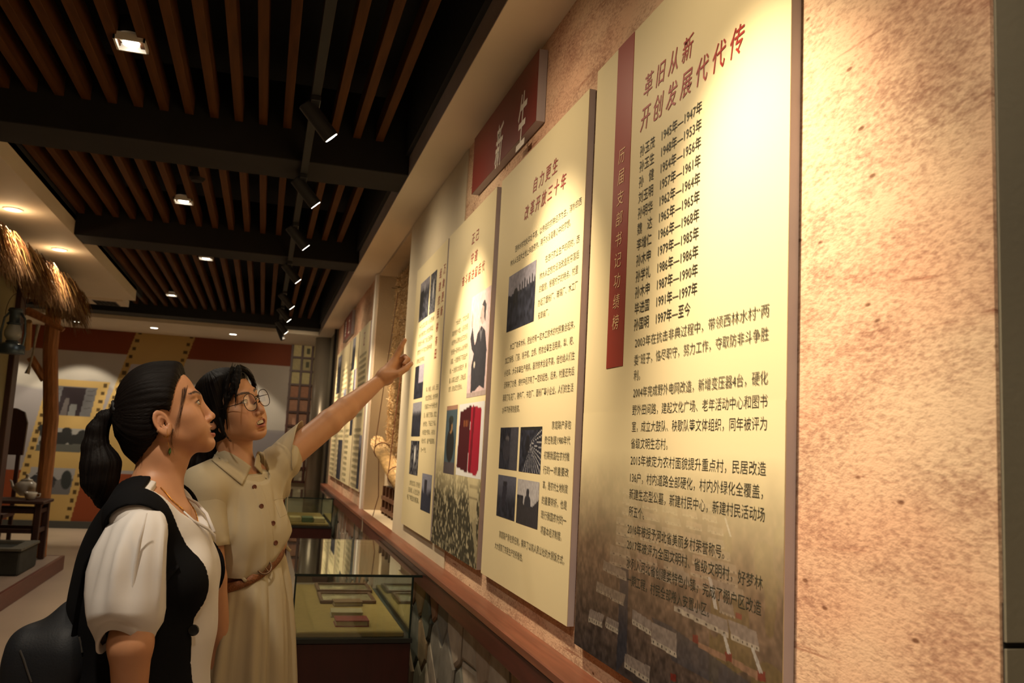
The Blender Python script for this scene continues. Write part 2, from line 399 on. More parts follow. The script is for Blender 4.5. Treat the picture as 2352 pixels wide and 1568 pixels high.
# ------------------------------------------------------------------ luminaires
def ring_light(x, y, z, label, r=0.05, m='lamp', square=False, group='recessed downlights'):
    t = thing('downlight', label, 'light', (x, y, z), group)
    if square:
        s = 0.062; b = MB()
        for (a0, a1, b0, b1) in ((-s, s, -s, -s + .008), (-s, s, s - .008, s), (-s, -s + .008, -s, s), (s - .008, s, -s, s)):
            b.box(x + a0, x + a1, y + b0, y + b1, z - .012, z + 0.02)
        b.build('frame', M['white'], t)
        MB().lathe([(0.055, 0.03), (0.048, 0.012), (0.034, 0.004)], (x, y, z), 28).build('reflector', M['white'], t)
        MB().lathe([(0.0335, 0.003), (0.033, -0.004), (0.01, -0.006)], (x, y, z), 28).build('bulb', M[m], t)
        MB().lathe([(0.06, 0.03), (0.06, 0.1), (0.02, 0.11)], (x, y, z), 16).build('housing', M['black'], t)
    else:
        MB().lathe([(r + .012, 0.0), (r + .012, -0.006), (r, -0.008), (r, 0.0)], (x, y, z), 28).build('frame', M['white'], t)
        MB().lathe([(r - 0.001, -0.001), (r * .98, -0.005), (0.01, -0.009)], (x, y, z), 28).build('bulb', M[m], t)
ring_light(-0.66, 3.80, 3.045, 'square recessed spotlight between ceiling slats, nearest the camera at top left', square=True)
ring_light(-0.66, 6.35, 3.045, 'glowing recessed spotlight between the slats of the middle ceiling bay', square=True)
ring_light(-0.63, 8.38, 3.045, 'recessed spotlight among far ceiling slats, left of the track lights', square=True)
ring_light(-1.16, 10.9, 3.045, 'recessed spotlight among the farthest ceiling slats beside the left soffit corner', square=True)
ring_light(-1.74, 6.47, 2.88, 'round warm downlight in left soffit above the thatched eave, nearer one', m='lamp_warm')
ring_light(-1.72, 7.79, 2.88, 'round warm downlight in left soffit just beyond the thatched eave', m='lamp_warm')
ring_light(-2.58, 13.1, 2.88, 'round downlight in far cornice, left one beside the wooden post')
ring_light(-1.58, 13.1, 2.88, 'round downlight in far cornice above the film strip mural')
ring_light(-0.52, 13.1, 2.88, 'round downlight in far cornice above the red band, rightmost')
tk = MB().box(TRACK_X - 0.018, TRACK_X + 0.018, -1.5, 11.3, TRACK_Z + 0.02, TRACK_Z + 0.055)
trk = tk.build('lighting_track', M['black']); tag(trk, 'long black lighting track hanging below the ceiling slats', 'track')
for y in (0.9, 3.4, 6.0, 8.6, 11.1):
    MB().tube([(TRACK_X, y, TRACK_Z + 0.055), (TRACK_X, y, 3.5)], 0.006, 6).build('suspension_rod', M['black'], trk)
places = {3: 'nearest the camera', 4: 'biggest one in view, nearest the camera', 5: 'second from the camera', 6: 'third from the camera', 7: 'fourth from the camera',
          8: 'fifth from the camera', 9: 'sixth from the camera', 10: 'farthest lit one'}
M['spot_black'] = mat('spot_lacquer', (0.02, 0.021, 0.024), 0.45)
for i, y in enumerate(TRACK_Y):
    if i < 4: continue
    t = thing('track_spotlight', 'black cylindrical track spotlight, ' + places[i], 'light', (TRACK_X, y, TRACK_Z), 'track spotlights')
    a = Vector((TRACK_X + 0.0, y, TRACK_Z - 0.04)); d = (Vector((0.85, y + .15, 2.0)) - a).normalized()
    MB().box(TRACK_X - 0.02, TRACK_X + 0.02, y - .07, y + .07, TRACK_Z - 0.004, TRACK_Z + 0.02, bev=.003).build('adapter', M['spot_black'], t)
    MB().tube([(TRACK_X, y, TRACK_Z), (TRACK_X, y, TRACK_Z - 0.04)], 0.008, 10).build('stem', M['spot_black'], t)
    h0 = a - d * 0.06; h1 = a + d * 0.115
    MB().tube([h0, h0 + d * .004, h1 - d * .003, h1], [0.030, 0.034, 0.034, 0.033], 24).build('barrel', M['spot_black'], t)
    MB().tube([h1 - d * .001, h1 + d * .002], [0.0285, 0.0285], 24).build('bulb', M['lamp'], t)
t = thing('track_spotlight', 'unlit black track spotlight turned down at the far end of the track', 'light', (TRACK_X, 11.25, TRACK_Z), 'track spotlights')
MB().box(TRACK_X - 0.02, TRACK_X + 0.02, 11.15, 11.29, TRACK_Z - 0.004, TRACK_Z + 0.02).build('adapter', M['spot_black'], t)
MB().tube([(TRACK_X - .03, 11.22, TRACK_Z - .02), (TRACK_X + 0.05, 11.2, TRACK_Z - 0.19)], 0.03, 20).build('barrel', M['spot_black'], t)
gr = thing('ceiling_vent', 'dark slotted air vent in pale strip at left soffit end', 'vent', (-1.8, 10.72, 2.86))
MB().box(-1.95, -1.70, 10.56, 10.9, 2.853, 2.8595).build('frame', M['soffit_edge'], gr)
for k in range(5):
    MB().box(-1.94 + k * .047, -1.915 + k * .047, 10.58, 10.88, 2.846, 2.853).build('slat', M['beam'], gr)
MB().box(-1.945, -1.705, 10.57, 10.89, 2.8525, 2.8531).build('backing', M['black'], gr)
# smoke detector
sd = thing('smoke_detector', 'small grey smoke detector hidden between ceiling slats', 'detector', (-0.55, 5.6, 3.03))
MB().lathe([(0.05, 0.03), (0.05, 0.0), (0.035, -0.02), (0.01, -0.022)], (-0.53, 5.75, 3.05), 20).build('cover', M['beam'], sd, smooth=False)
# ------------------------------------------------------------------ flat print: raster painted into a fine coloured grid
class Pic:
    def __init__(s, w, h, n, base=(0.5, 0.5, 0.5)):
        s.w, s.h = w, h; s.nx = max(4, int(n)); s.ny = max(4, int(n * h / w))
        s.img = np.ones((s.ny, s.nx, 3), dtype=np.float32) * np.array(base, dtype=np.float32)
        s.U, s.V = np.meshgrid((np.arange(s.nx) + .5) / s.nx, (np.arange(s.ny) + .5) / s.ny)   # v from the bottom
    def noise(s, cells, seed=0, cy=None):
        g = np.random.default_rng(seed); cy = cy or max(2, int(cells * s.h / s.w))
        t = g.random((cy + 2, cells + 2)); x = s.U * cells; y = s.V * cy
        i, j = x.astype(int), y.astype(int); fx, fy = x - i, y - j; fx = fx * fx * (3 - 2 * fx); fy = fy * fy * (3 - 2 * fy)
        return (t[j, i] * (1 - fx) + t[j, i + 1] * fx) * (1 - fy) + (t[j + 1, i] * (1 - fx) + t[j + 1, i + 1] * fx) * fy
    def put(s, mask, col, a=1.0):
        m = (np.clip(mask, 0, 1) * a)[..., None]; s.img = s.img * (1 - m) + np.asarray(col, dtype=np.float32) * m; return s
    def poly(s, pts, col, a=1.0):
        m = np.zeros(s.U.shape, bool); n = len(pts)
        for i in range(n):
            (x0, y0), (x1, y1) = pts[i], pts[(i + 1) % n]
            if y0 == y1: continue
            c = ((y0 > s.V) != (y1 > s.V)) & (s.U < (x1 - x0) * (s.V - y0) / (y1 - y0) + x0); m ^= c
        return s.put(m.astype(float), col, a)
    def ell(s, cx, cy, rx, ry, col, a=1.0, soft=0.1):
        d = np.hypot((s.U - cx) / rx, (s.V - cy) / ry); return s.put((1 - d) / soft, col, a)
    def rect(s, x0, x1, y0, y1, col, a=1.0):
        return s.put(((s.U >= x0) & (s.U <= x1) & (s.V >= y0) & (s.V <= y1)).astype(float), col, a)
    def mesh(s, fn):
        """fn(u, v) -> world xyz arrays"""
        u, v = np.meshgrid(np.linspace(0, 1, s.nx), np.linspace(0, 1, s.ny))
        V = np.stack(fn(u, v), -1).reshape(-1, 3)
        i = np.arange(s.nx * s.ny).reshape(s.ny, s.nx)
        F = np.stack([i[:-1, :-1], i[:-1, 1:], i[1:, 1:], i[1:, :-1]], -1).reshape(-1, 4)
        return V, F, s.img.reshape(-1, 3)
M['print'] = mat('printed_film', (1, 1, 1), 0.6, attr=True, spec=0.12)
BX = WX - 0.022     # front face of the exhibition boards
def on_wall(p, name, y_left, y_right, z0, z1, parent, x=BX - 0.0006):
    V, F, C = p.mesh(lambda u, v: (np.full_like(u, x), y_left + (y_right - y_left) * u, z0 + (z1 - z0) * v))
    return np_mesh(name, V, F[:, ::-1] if y_left < y_right else F[:, ::-1], M['print'], parent, smooth=False, col=C)
def quad_ext(pts, x=BX):
    q = np.array([at_x(px, py, x) for px, py in pts]); return q
# ------------------------------------------------------------------ lettering
M['ink'] = mat('black_ink', (0.035, 0.035, 0.022), 0.6)
M['ink2'] = mat('olive_ink', (0.10, 0.10, 0.05), 0.6)
M['ink_red'] = mat('red_ink', (0.30, 0.022, 0.016), 0.5)
M['ink_white'] = mat('white_ink', (0.75, 0.68, 0.60), 0.5)
M['ink_gold'] = mat('pale_gold_ink', (0.78, 0.52, 0.28), 0.5)
def glyphs(text, size=1.0, shear=0.0, offset=0.0, res=2):
    c = bpy.data.curves.new('lettering', 'FONT'); c.body = text; c.size = size; c.shear = shear; c.offset = offset; c.resolution_u = res
    o = bpy.data.objects.new('tmp', c); COL.objects.link(o)
    bpy.context.view_layer.update()
    me = bpy.data.meshes.new_from_object(o.evaluated_get(bpy.context.evaluated_depsgraph_get()))
    bpy.data.objects.remove(o); bpy.data.curves.remove(c)
    V = np.array([v.co[:] for v in me.vertices]); F = [tuple(p.vertices) for p in me.polygons]
    bpy.data.meshes.remove(me)
    return V, F
class Letters:
    def __init__(s): s.mb = MB(); s.parts = []
    def line(s, text, pL, pR, x=BX - 0.0012, k=None, hk=1.0, shear=0.0, offset=-0.006, rise=None):
        """text along the wall from pixel pL (baseline start) to pR (baseline end)"""
        V, F = glyphs(text, shear=shear, offset=offset)
        if len(V) == 0: return s
        a, b = at_x(*pL, x), at_x(*pR, x)
        w = abs(a[1] - b[1]); x0, x1 = V[:, 0].min(), V[:, 0].max(); sc = w / (x1 - x0)
        z = a[2] + (b[2] - a[2]) * (V[:, 0] - x0) / (x1 - x0) if rise else np.full(len(V), (a[2] + b[2]) / 2)
        sh = (k if k else sc) * hk
        P = np.stack([np.full(len(V), x), a[1] - (V[:, 0] - x0) * sc, z + V[:, 1] * sh], -1)
        s.parts.append(MB().add(P, F)); return s
    def char(s, ch, cy, cz, w, h, x=BX - 0.0012, shear=0.0, offset=0.0):
        V, F = glyphs(ch, shear=shear, offset=offset)
        mx, mn = V.max(0), V.min(0); sc = np.array([w, h]) / (mx - mn)[:2]
        P = np.stack([np.full(len(V), x), cy - (V[:, 0] - (mx[0] + mn[0]) / 2) * sc[0], cz + (V[:, 1] - (mx[1] + mn[1]) / 2) * sc[1]], -1)
        s.parts.append(MB().add(P, F)); return s
    def build(s, name, m, parent):
        for b in s.parts: b.build(name, m, parent)
        if s.mb.v: s.mb.build(name, m, parent)
M['board_face'] = mat('cream_board_print', (0.70, 0.60, 0.375), 0.5, vary=0.04, vscale=2, spec=0.25)
M['board_side'] = mat('board_side', (0.46, 0.42, 0.45), 0.6)
def board(label, y0, y1, z0, z1, x=WX):
    t = thing('display_board', label, 'display board', (x, (y0 + y1) / 2, z0), 'tall exhibition boards')
    MB().box(x - 0.0205, x - 0.002, y0, y1, z0, z1).build('panel', M['board_side'], t)
    MB().box(x - 0.022, x - 0.0206, y0, y1, z0, z1).build('face', M['board_face'], t)
    return t
P4 = board('big cream exhibition board nearest the camera listing names and years beside a red band', 1.27, 2.222, 0.955, 2.52)
P3 = board('cream exhibition board with five dark photos beside brownish text, second from camera', 2.285, 3.25, 0.985, 2.495)
PB = board('cream board with raised-hand portrait, red booklet photo and crowd photo along its foot', 3.325, 4.255, 0.985, 2.495)
PA = board('cream board with small dark photos in a column, last before the thatched niche', 4.29, 5.215, 0.985, 2.495)

# --- board P4: the aerial village photo printed over its foot
def q4(px, py):   # crop pixels (origin 1300,1020 scale 2.862) -> board uv of the aerial print
    p = at_x(1300 + px / 2.862, 1020 + py / 2.862, BX)
    return ((2.222 - p[1]) / 0.952, (p[2] - 0.955) / 0.60)
a4 = Pic(0.952, 0.60, 500)
n1, n2, n3 = a4.noise(26, 1), a4.noise(70, 2), a4.noise(140, 3)
V = a4.V
base = np.stack([0.17 + .11 * n1, 0.105 + .07 * n1, 0.066 + .045 * n1], -1) * (0.45 + 0.9 * n2[..., None])
cool = np.clip(1 - V * 2.2, 0, 1)[..., None]
base = base * (1 - cool * .85) + cool * .85 * np.array([0.035, 0.035, 0.045]) * (0.4 + n2[..., None])
a4.img = base.astype(np.float32)
a4.put((n1 > .6) & (a4.U > .75), (0.17, 0.12, 0.035), .6)
a4.poly([q4(370, 600), (q4(420, 600)), q4(400, 1400), q4(330, 1500)], (0.03, 0.035, 0.055), .8)
a4.poly([q4(560, 1130), q4(700, 1200), q4(880, 1330), q4(1260, 1600), q4(1100, 1640), q4(700, 1420)], (0.06, 0.06, 0.075), .7)
def house(rf, drop=22, wins=5, roof=(0.27, 0.21, 0.17), wall=(0.38, 0.31, 0.24)):
    tl, tr, br, bl = rf
    a4.poly([q4(*tl), q4(*tr), q4(*br), q4(*bl)], roof)
    f = [bl, br, (br[0], br[1] + drop), (bl[0], bl[1] + drop)]
    a4.poly([q4(*p) for p in f], wall)
    for i in range(wins):
        u0, u1 = (i + .4) / wins, (i + .65) / wins
        a = (bl[0] + (br[0] - bl[0]) * u0, bl[1] + (br[1] - bl[1]) * u0 + drop * .25); b = (bl[0] + (br[0] - bl[0]) * u1, bl[1] + (br[1] - bl[1]) * u1 + drop * .25)
        a4.poly([q4(*a), q4(*b), q4(b[0], b[1] + drop * .45), q4(a[0], a[1] + drop * .45)], (0.06, 0.05, 0.05))
for k in range(11):   # receding rows in the haze
    y = 100 + k * 62; x0 = 420 - k * 14
    for j in range(5 if k > 2 else 3):
        x = x0 + j * (95 + k * 9) + (k % 3) * 12
        if x > 1080: continue
        w = 62 + k * 7; yy = y + j * (10 + k * 4)
        house([(x, yy), (x + w, yy + w * .26), (x + w + 6, yy + w * .26 + 20 + k * 3), (x - 3, yy + 18 + k * 3)], 8 + k * 1.3, 3, (0.30 + .03 * (j % 2), 0.22, 0.16), (0.42, 0.33, 0.24))
for r_ in [[(560, 800), (690, 850), (690, 900), (560, 850)], [(700, 800), (810, 850), (825, 920), (700, 870)], [(960, 885), (1105, 925), (1118, 975), (975, 935)],
           [(945, 750), (1040, 790), (1060, 840), (955, 800)], [(250, 760), (395, 835), (400, 885), (245, 810)], [(205, 900), (300, 945), (290, 990), (200, 950)],
           [(300, 945), (395, 985), (380, 1045), (292, 1000)], [(1000, 1005), (1095, 1050), (1110, 1130), (1010, 1090)]]: house(r_, 16, 4)
for r_ in [[(568, 1168), (728, 1240), (728, 1368), (562, 1270)], [(440, 1080), (568, 1165), (563, 1225), (437, 1145)], [(870, 1080), (1060, 1150), (1070, 1240), (712, 1058)],
           [(1065, 1150), (1250, 1225), (1270, 1330), (1085, 1245)], [(160, 1080), (255, 1120), (240, 1170), (150, 1130)], [(270, 1130), (350, 1170), (345, 1215), (262, 1165)],
           [(390, 1370), (555, 1460), (550, 1540), (385, 1430)]]: house(r_, 34, 6, (0.27, 0.22, 0.20), (0.46, 0.40, 0.33))
for (x0, y0, x1, y1) in ((835, 1245, 870, 1310), (1045, 1360, 1092, 1430), (1255, 1480, 1312, 1560), (1115, 1105, 1155, 1150), (688, 1500, 726, 1560)):
    a4.poly([q4(x0, y0), q4(x1, y0 + 12), q4(x1, y1), q4(x0, y1 - 14)], (0.20, 0.03, 0.02))
a4.poly([q4(870, 1300), q4(1050, 1385), q4(1050, 1430), q4(870, 1330)], (0.30, 0.17, 0.11))
a4.poly([q4(1090, 1400), q4(1260, 1490), q4(1260, 1550), q4(1090, 1440)], (0.30, 0.17, 0.11))
for pts in ([(1030, 1240), (1048, 1245), (1085, 1375), (1062, 1375)], [(1215, 1335), (1235, 1335), (1295, 1500), (1270, 1500)], [(935, 870), (958, 880), (1000, 1090), (975, 1080)], [(1040, 480), (1052, 480), (1090, 610), (1078, 610)]):
    a4.poly([q4(*p) for p in pts], (0.50, 0.47, 0.45))
a4.img *= (0.72 + 0.5 * n3[..., None]).astype(np.float32)
a4.img *= (0.50 + .18 * V[..., None]).astype(np.float32)
# haze: the photo melts into the cream of the board towards its top
hz = np.clip((V - 0.42) / 0.42 + (n1 - .5) * .30 * (1 - V), 0, 1) ** 1.25
a4.put(np.clip((V - .15) / .35, 0, 1) * (1 - hz), (0.25, 0.175, 0.115), .38)
a4.put(hz, (0.70, 0.60, 0.375))
a4.put(np.clip((V - .86) / .12, 0, 1), (0.70, 0.60, 0.375))
on_wall(a4, 'aerial_photo', 2.222, 1.27, 0.955, 1.555, P4)['label'] = 'printed aerial photo of village rooftops fading into the board'
# red band with its vertical title
ya, yb = at_x(1420, 150, BX)[1], at_x(1457, 115, BX)[1]
zb = at_x(1418, 842, BX)[2]
MB().box(BX - 0.0012, BX, yb, ya, zb, 2.52).build('red_band', mat('red_band_print', (0.26, 0.030, 0.018), 0.45), P4)
tt = Letters()
for i, ch in enumerate('历届支部书记功绩榜'):
    p = at_x(1431.5 - i * 1.35, 357 + i * 47.6, BX)
    tt.char(ch, (ya + yb) / 2, p[2], 0.042, 0.037, x=BX - 0.0022, shear=0.12, offset=-0.004)
tt.build('title_lettering', M['ink_gold'], P4)
hd = Letters()
hd.line('革 旧 从 新', (1478, 215), (1592, 130), k=.052, hk=1.15, shear=0.22, offset=0.004)
hd.line('开 创 发 展 代 代 传', (1470, 292), (1709, 118), k=.056, hk=1.15, shear=0.22, offset=0.004)
hd.build('heading_lettering', M['ink_red'], P4)
nm = Letters()
names = ['孙玉茂', '孙玉生', '孙　健', '刘玉明', '孙明华', '魏　达', '李增仁', '孙木申', '孙学礼', '孙木申', '毕进国', '孙国明']
years = ['1945年—1947年', '1948年—1953年', '1954年—1956年', '1957年—1961年', '1962年—1964年', '1965年—1965年', '1966年—1968年', '1979年—1985年', '1986年—1986年', '1987年—1990年', '1991年—1997年', '1997年—至今']
za, zc = at_x(1470, 360, BX)[2], at_x(1458, 757, BX)[2]
ny0, ny1 = at_x(1470, 360, BX)[1], at_x(1500, 342, BX)[1]; dy0, dy1 = at_x(1518, 323, BX)[1], at_x(1613, 262, BX)[1]
SCN = 0.0285
for i in range(12):
    z = za + (zc - za) * i / 11
    for text, y in ((names[i], ny0), (years[i], dy0)):
        Vg, Fg = glyphs(text)
        wfix = (ny0 - ny1) / 2.9 if text is names[i] else (dy0 - dy1) / 7.6
        nm.parts.append(MB().add(np.stack([np.full(len(Vg), BX - 0.0012), y - Vg[:, 0] * SCN, z + Vg[:, 1] * SCN * 1.08], -1), Fg))
nm.build('names_lettering', M['ink'], P4)
bt = Letters()
for text, l, r in [('2003年在抗击非典过程中，带领西林水村“两', (1458, 793), (1766, 729)), ('委”班子，恪尽职守，努力工作，夺取防非斗争胜', (1456, 835), (1765, 780)),
                   ('利。', (1455, 872), (1470, 869)), ('2004年完成野外电网改造，新增变压器4台，硬化', (1454, 908), (1763, 883)),
                   ('野外田间路，建起文化广场、老年活动中心和图书', (1452, 950), (1762, 935)), ('室，成立大鼓队、秧歌队等文体组织，同年被评为', (1451, 988), (1761, 987)),
                   ('省级文明生态村。', (1449, 1027), (1533, 1031)), ('2015年被定为农村面貌提升重点村，民居改造', (1448, 1064), (1759, 1092)),
                   ('136户，村内道路全部硬化，村内外绿化全覆盖，', (1447, 1104), (1752, 1144)), ('新建生态型公墓，新建村民中心，新建村民活动场', (1445, 1142), (1756, 1197)),
                   ('所五个。', (1444, 1184), (1479, 1190)), ('2016年被授予河北省美丽乡村荣誉称号。', (1441, 1223), (1663, 1280)),
                   ('2017年被评为全国文明村、省级文明村，好梦林', (1440, 1258), (1751, 1354)), ('水列入河北省创建类特色小镇，完成了棚户区改造', (1439, 1300), (1748, 1411)),
                   ('一期工程，村民全部搬入安置小区。', (1440, 1336), (1628, 1418))]:
    bt.line(text, l, r, k=0.0265)
bt.build('body_lettering', M['ink'], P4)

# --- small dark photographs
def bw(kind, seed, w, h, n=44):
    p = Pic(w, h, n, (0.02, 0.022, 0.035)); a, b = p.noise(7, seed), p.noise(18, seed + 50)
    p.img = p.img * (0.5 + 1.2 * b[..., None])
    sky = (0.23, 0.22, 0.27)
    if kind == 'field':
        hzl = 0.62 + .05 * a; p.put((p.V > hzl).astype(float), sky, .95)
        for k in range(7): p.ell(.45 + k * .085, .66 + .03 * (k % 3), .025, .10, (0.04, 0.04, 0.05))
        p.ell(.30, .60, .09, .13, (0.03, 0.03, 0.035)); p.ell(.25, .52, .03, .16, (0.02, 0.02, 0.025)); p.ell(.36, .5, .03, .16, (0.02, 0.02, 0.025))
    elif kind == 'worker':
        p.put((p.V > .45 + .2 * (p.U < .3)).astype(float), (0.38, 0.37, 0.40), .9)
        p.ell(.5, .72, .07, .10, (0.03, 0.03, 0.04)); p.ell(.5, .52, .15, .16, (0.03, 0.03, 0.04)); p.rect(.35, .65, .3, .5, (0.03, 0.03, 0.04))
        p.poly([(0, .52), (.2, .62), (.35, .42), (.7, .42), (1, .62), (1, 0), (0, 0)], (0.035, 0.033, 0.04))
        for k in range(7): p.rect(0, 1, .05 + k * .055, .058 + k * .055, (0.02, 0.02, 0.025))
    elif kind == 'factory':
        for k in range(8):
            p.poly([(.42, .62), (1.02, .95 - k * .13), (1.02, .92 - k * .13)], (0.35, 0.35, 0.38), .8)
            p.poly([(.5, .6), (.2 + k * .11, 0), (.23 + k * .11, 0)], (0.25, 0.25, 0.28), .7)
        p.ell(.38, .62, .10, .2, (0.015, 0.015, 0.02)); p.rect(0, 1, .93, 1, (0.02, 0.02, 0.02))
    elif kind == 'figure':
        p.put((p.U > .6).astype(float), (0.06, 0.06, 0.08), .8); p.ell(.42, .72, .10, .08, (0.09, 0.085, 0.10)); p.ell(.40, .45, .2, .26, (0.035, 0.035, 0.05))
    elif kind == 'lone':
        p.put(np.clip((p.V - .35) * 2, 0, 1), (0.10, 0.105, 0.15), .8); p.ell(.42, .80, .12, .07, (0.02, 0.02, 0.03)); p.poly([(.3, .75), (.55, .72), (.45, .3), (.25, .25)], (0.025, 0.025, 0.04))
    elif kind == 'street':
        p.put(np.clip((p.V - .7) * 6, 0, 1), sky); p.put((b > .55).astype(float), (0.10, 0.10, 0.13), .5); p.rect(.1, .4, .1, .75, (0.015, 0.015, 0.02)); p.ell(.5, .8, .05, .12, (0.3, 0.3, 0.33))
    elif kind == 'tower':
        p.put(np.clip((p.V - .4) * 4 + (a - .5), 0, 1), (0.20, 0.21, 0.28)); p.rect(.28, .55, .38, .84, (0.03, 0.03, 0.045)); p.poly([(0, .45), (.4, .5), (1, .36), (1, 0), (0, 0)], (0.03, 0.035, 0.06))
    elif kind == 'crowdline':
        p.put(np.clip((p.V - .6) * 6, 0, 1), (0.24, 0.24, 0.29))
        for k in range(6): p.ell(.12 + k * .15, .58 + .03 * (k % 2), .04, .13, (0.03, 0.03, 0.04))
    elif kind == 'white':
        p.put((b > .5).astype(float), (0.14, 0.14, 0.16), .8); p.ell(.55, .6, .12, .3, (0.55, 0.55, 0.56), 1, .5); p.ell(.5, .9, .1, .08, (0.02, 0.02, 0.03))
    elif kind == 'split':
        p.put(((p.U > .45) & (p.V > .45)).astype(float), (0.33, 0.31, 0.40)); p.ell(.3, .75, .16, .25, (0.02, 0.02, 0.03))
    p.img *= (.8 + .4 * p.noise(40, seed + 9)[..., None]).astype(np.float32)
    return p
def photo(parent, pts, kind, seed, n=44):
    q = quad_ext(pts); y0 = (q[0][1] + q[3][1]) / 2; y1 = (q[1][1] + q[2][1]) / 2; z1 = (q[0][2] + q[1][2]) / 2; z0 = (q[2][2] + q[3][2]) / 2
    p = bw(kind, seed, abs(y0 - y1), abs(z1 - z0), n) if isinstance(kind, str) else kind(abs(y0 - y1), abs(z1 - z0))
    return on_wall(p, 'printed_photo', y0, y1, z0, z1, parent)
def c7(*q): return [(1100 + x / 3.137, 400 + y / 3.137) for x, y in q]
def c8(*q): return [(1100 + x / 2.184, 850 + y / 2.184) for x, y in q]
photo(P3, [(1170, 635), (1233, 597), (1226, 735), (1163, 766)], 'field', 1, 70)['label'] = 'printed photo of figures in a field'
photo(P3, c8((110, 285), (200, 288), (190, 503), (100, 492)), 'figure', 2)
photo(P3, c8((210, 285), (320, 282), (307, 520), (200, 508)), 'factory', 3, 60)
photo(P3, c8((98, 520), (188, 540), (178, 757), (88, 728)), 'lone', 4)
photo(P3, c8((195, 545), (305, 560), (293, 797), (188, 765)), 'worker', 5, 60)['label'] = 'printed photo of a worker behind a brick wall'
h3 = Letters()
h3.line('自 力 更 生', (1224, 437), (1280, 395), k=.05, hk=1.1, shear=.2, offset=.004).line('改 革 开 放 三 十 年', (1204, 502), (1299, 430), k=.05, hk=1.1, shear=.2, offset=.004)
h3.build('heading_lettering', M['ink_red'], P3)
b3 = Letters()
for text, l, r in [('西林水村地处华北平原，以传统的农耕经济为主，淳朴的西', (1183, 575), (1335, 472)), ('林水人在这片土地上辛勤劳作，用汗水浇灌着心中的梦想。', (1172, 609), (1310, 520)),
                   ('在进行农业生产的同时，西', (1252, 601), (1330, 556)), ('林水人还想方设法改造贫穷落后', (1239, 639), (1329, 593)), ('的面貌。根据村子的特点，村里', (1238, 670), (1327, 626)),
                   ('办起了面粉厂、玻璃厂、木工厂', (1235, 701), (1326, 663)), ('和草编厂。', (1235, 733), (1260, 723)),
                   ('木工厂收来木料，把全村有一定木工技术的村民集合起来，', (1171, 801), (1319, 754)), ('加工板柜、门窗、镜子框、立橱、梳妆台等生活用具，犁、耙、', (1160, 833), (1317, 790)),
                   ('小拉车、大马车等生产用具，虽然技术含量不高，但也给人们生', (1158, 861), (1319, 826)), ('活带来了方便，使村中经济有了一定的起色。后来，村里还先后', (1157, 889), (1318, 861)),
                   ('涌现了轧花厂、铸件厂、书包厂、面粉厂等小企业，人们的生活', (1154, 919), (1316, 898)), ('水平不断得到提高。', (1153, 947), (1193, 945)),
                   ('家庭联产承包', (1267, 983), (1311, 983)), ('责任制是1980年代', (1250, 1017), (1309, 1019)), ('初期我国在农村推', (1249, 1051), (1307, 1057)), ('行的一项重要改', (1247, 1084), (1305, 1094)),
                   ('革，是农村土地制度', (1246, 1119), (1303, 1132)), ('的重要转折，也是', (1244, 1154), (1301, 1169)), ('现行我国农村的一', (1242, 1189), (1300, 1203)), ('项基本经济制度。', (1241, 1223), (1289, 1240)),
                   ('家庭联产承包责任制，摒弃了以前人民公社的大锅饭方式，', (1146, 1232), (1295, 1295)), ('大大提高了农民生产的积极性。', (1136, 1257), (1200, 1288))]:
    b3.line(text, l, r, k=0.0265)
b3.build('body_lettering', M['ink'], P3)

# --- board PB
def portrait(w, h):
    p = Pic(w, h, 80, (0.50, 0.38, 0.40)); V = p.V
    p.put(np.clip(V - .1, 0, 1), (0.62, 0.50, 0.50), .7)
    dk = (0.035, 0.035, 0.045)
    p.poly([(.42, .60), (.60, .66), (.80, .60), (.92, .42), (.90, .06), (.66, .10), (.45, .06), (.22, .05), (.18, .30), (.30, .45)], dk)
    p.poly([(.05, .58), (.13, .70), (.30, .50), (.42, .56), (.34, .40), (.15, .47)], dk); p.ell(.10, .76, .05, .075, (0.36, 0.28, 0.27))
    p.ell(.64, .76, .105, .095, (0.40, 0.31, 0.30)); p.poly([(.58, .86), (.70, .90), (.80, .84), (.78, .68), (.71, .74), (.70, .83)], (0.05, 0.05, 0.06)); p.ell(.55, .74, .025, .012, (0.2, 0.14, 0.14))
    p.poly([(.50, .67), (.62, .60), (.70, .66), (.6, .5)], (0.12, 0.12, 0.14)); p.ell(.34, .31, .045, .035, (0.42, 0.38, 0.33)); p.rect(0, 1, 0, .05, (0.35, 0.28, 0.27))
    p.img *= (.85 + .3 * p.noise(30, 4)[..., None]).astype(np.float32); return p
def poster(w, h):
    p = Pic(w, h, 44, (0.055, 0.085, 0.11)); p.rect(0, 1, .93, 1, (0.30, 0.17, 0.12)); p.rect(0, 1, 0, .18, (0.07, 0.06, 0.07))
    p.ell(.50, .42, .36, .26, (0.02, 0.02, 0.02)); p.ell(.50, .68, .15, .10, (0.25, 0.14, 0.06)); p.ell(.47, .78, .22, .07, (0.03, 0.035, 0.03)); p.ell(.42, .7, .11, .09, (0.02, 0.02, 0.02)); return p
def booklet(w, h):
    p = Pic(w, h, 70, (0.58, 0.58, 0.60))
    p.poly([(.06, .88), (.50, .96), (.47, .06), (.02, .12)], (0.05, 0.008, 0.012)); p.poly([(.50, .93), (.58, .95), (.88, .90), (.88, .12), (.80, .04), (.48, .08)], (0.27, 0.012, 0.03))
    p.poly([(.58, .93), (.66, .94), (.60, .06), (.52, .08)], (0.12, 0.006, 0.015))
    for k in range(4): p.rect(.23 + .05 * k, .25 + .05 * k, .68, .76, (0.25, 0.09, 0.03))
    return p
photo(PB, [(1085, 683), (1130, 654), (1115, 907), (1071, 913)], portrait, 0)['label'] = 'printed portrait of a man in a dark jacket raising one hand'
def c6(*q): return [(900 + x / 3.336, 880 + y / 3.336) for x, y in q]
photo(PB, c6((425, 175), (508, 165), (475, 705), (393, 683)), poster, 0)
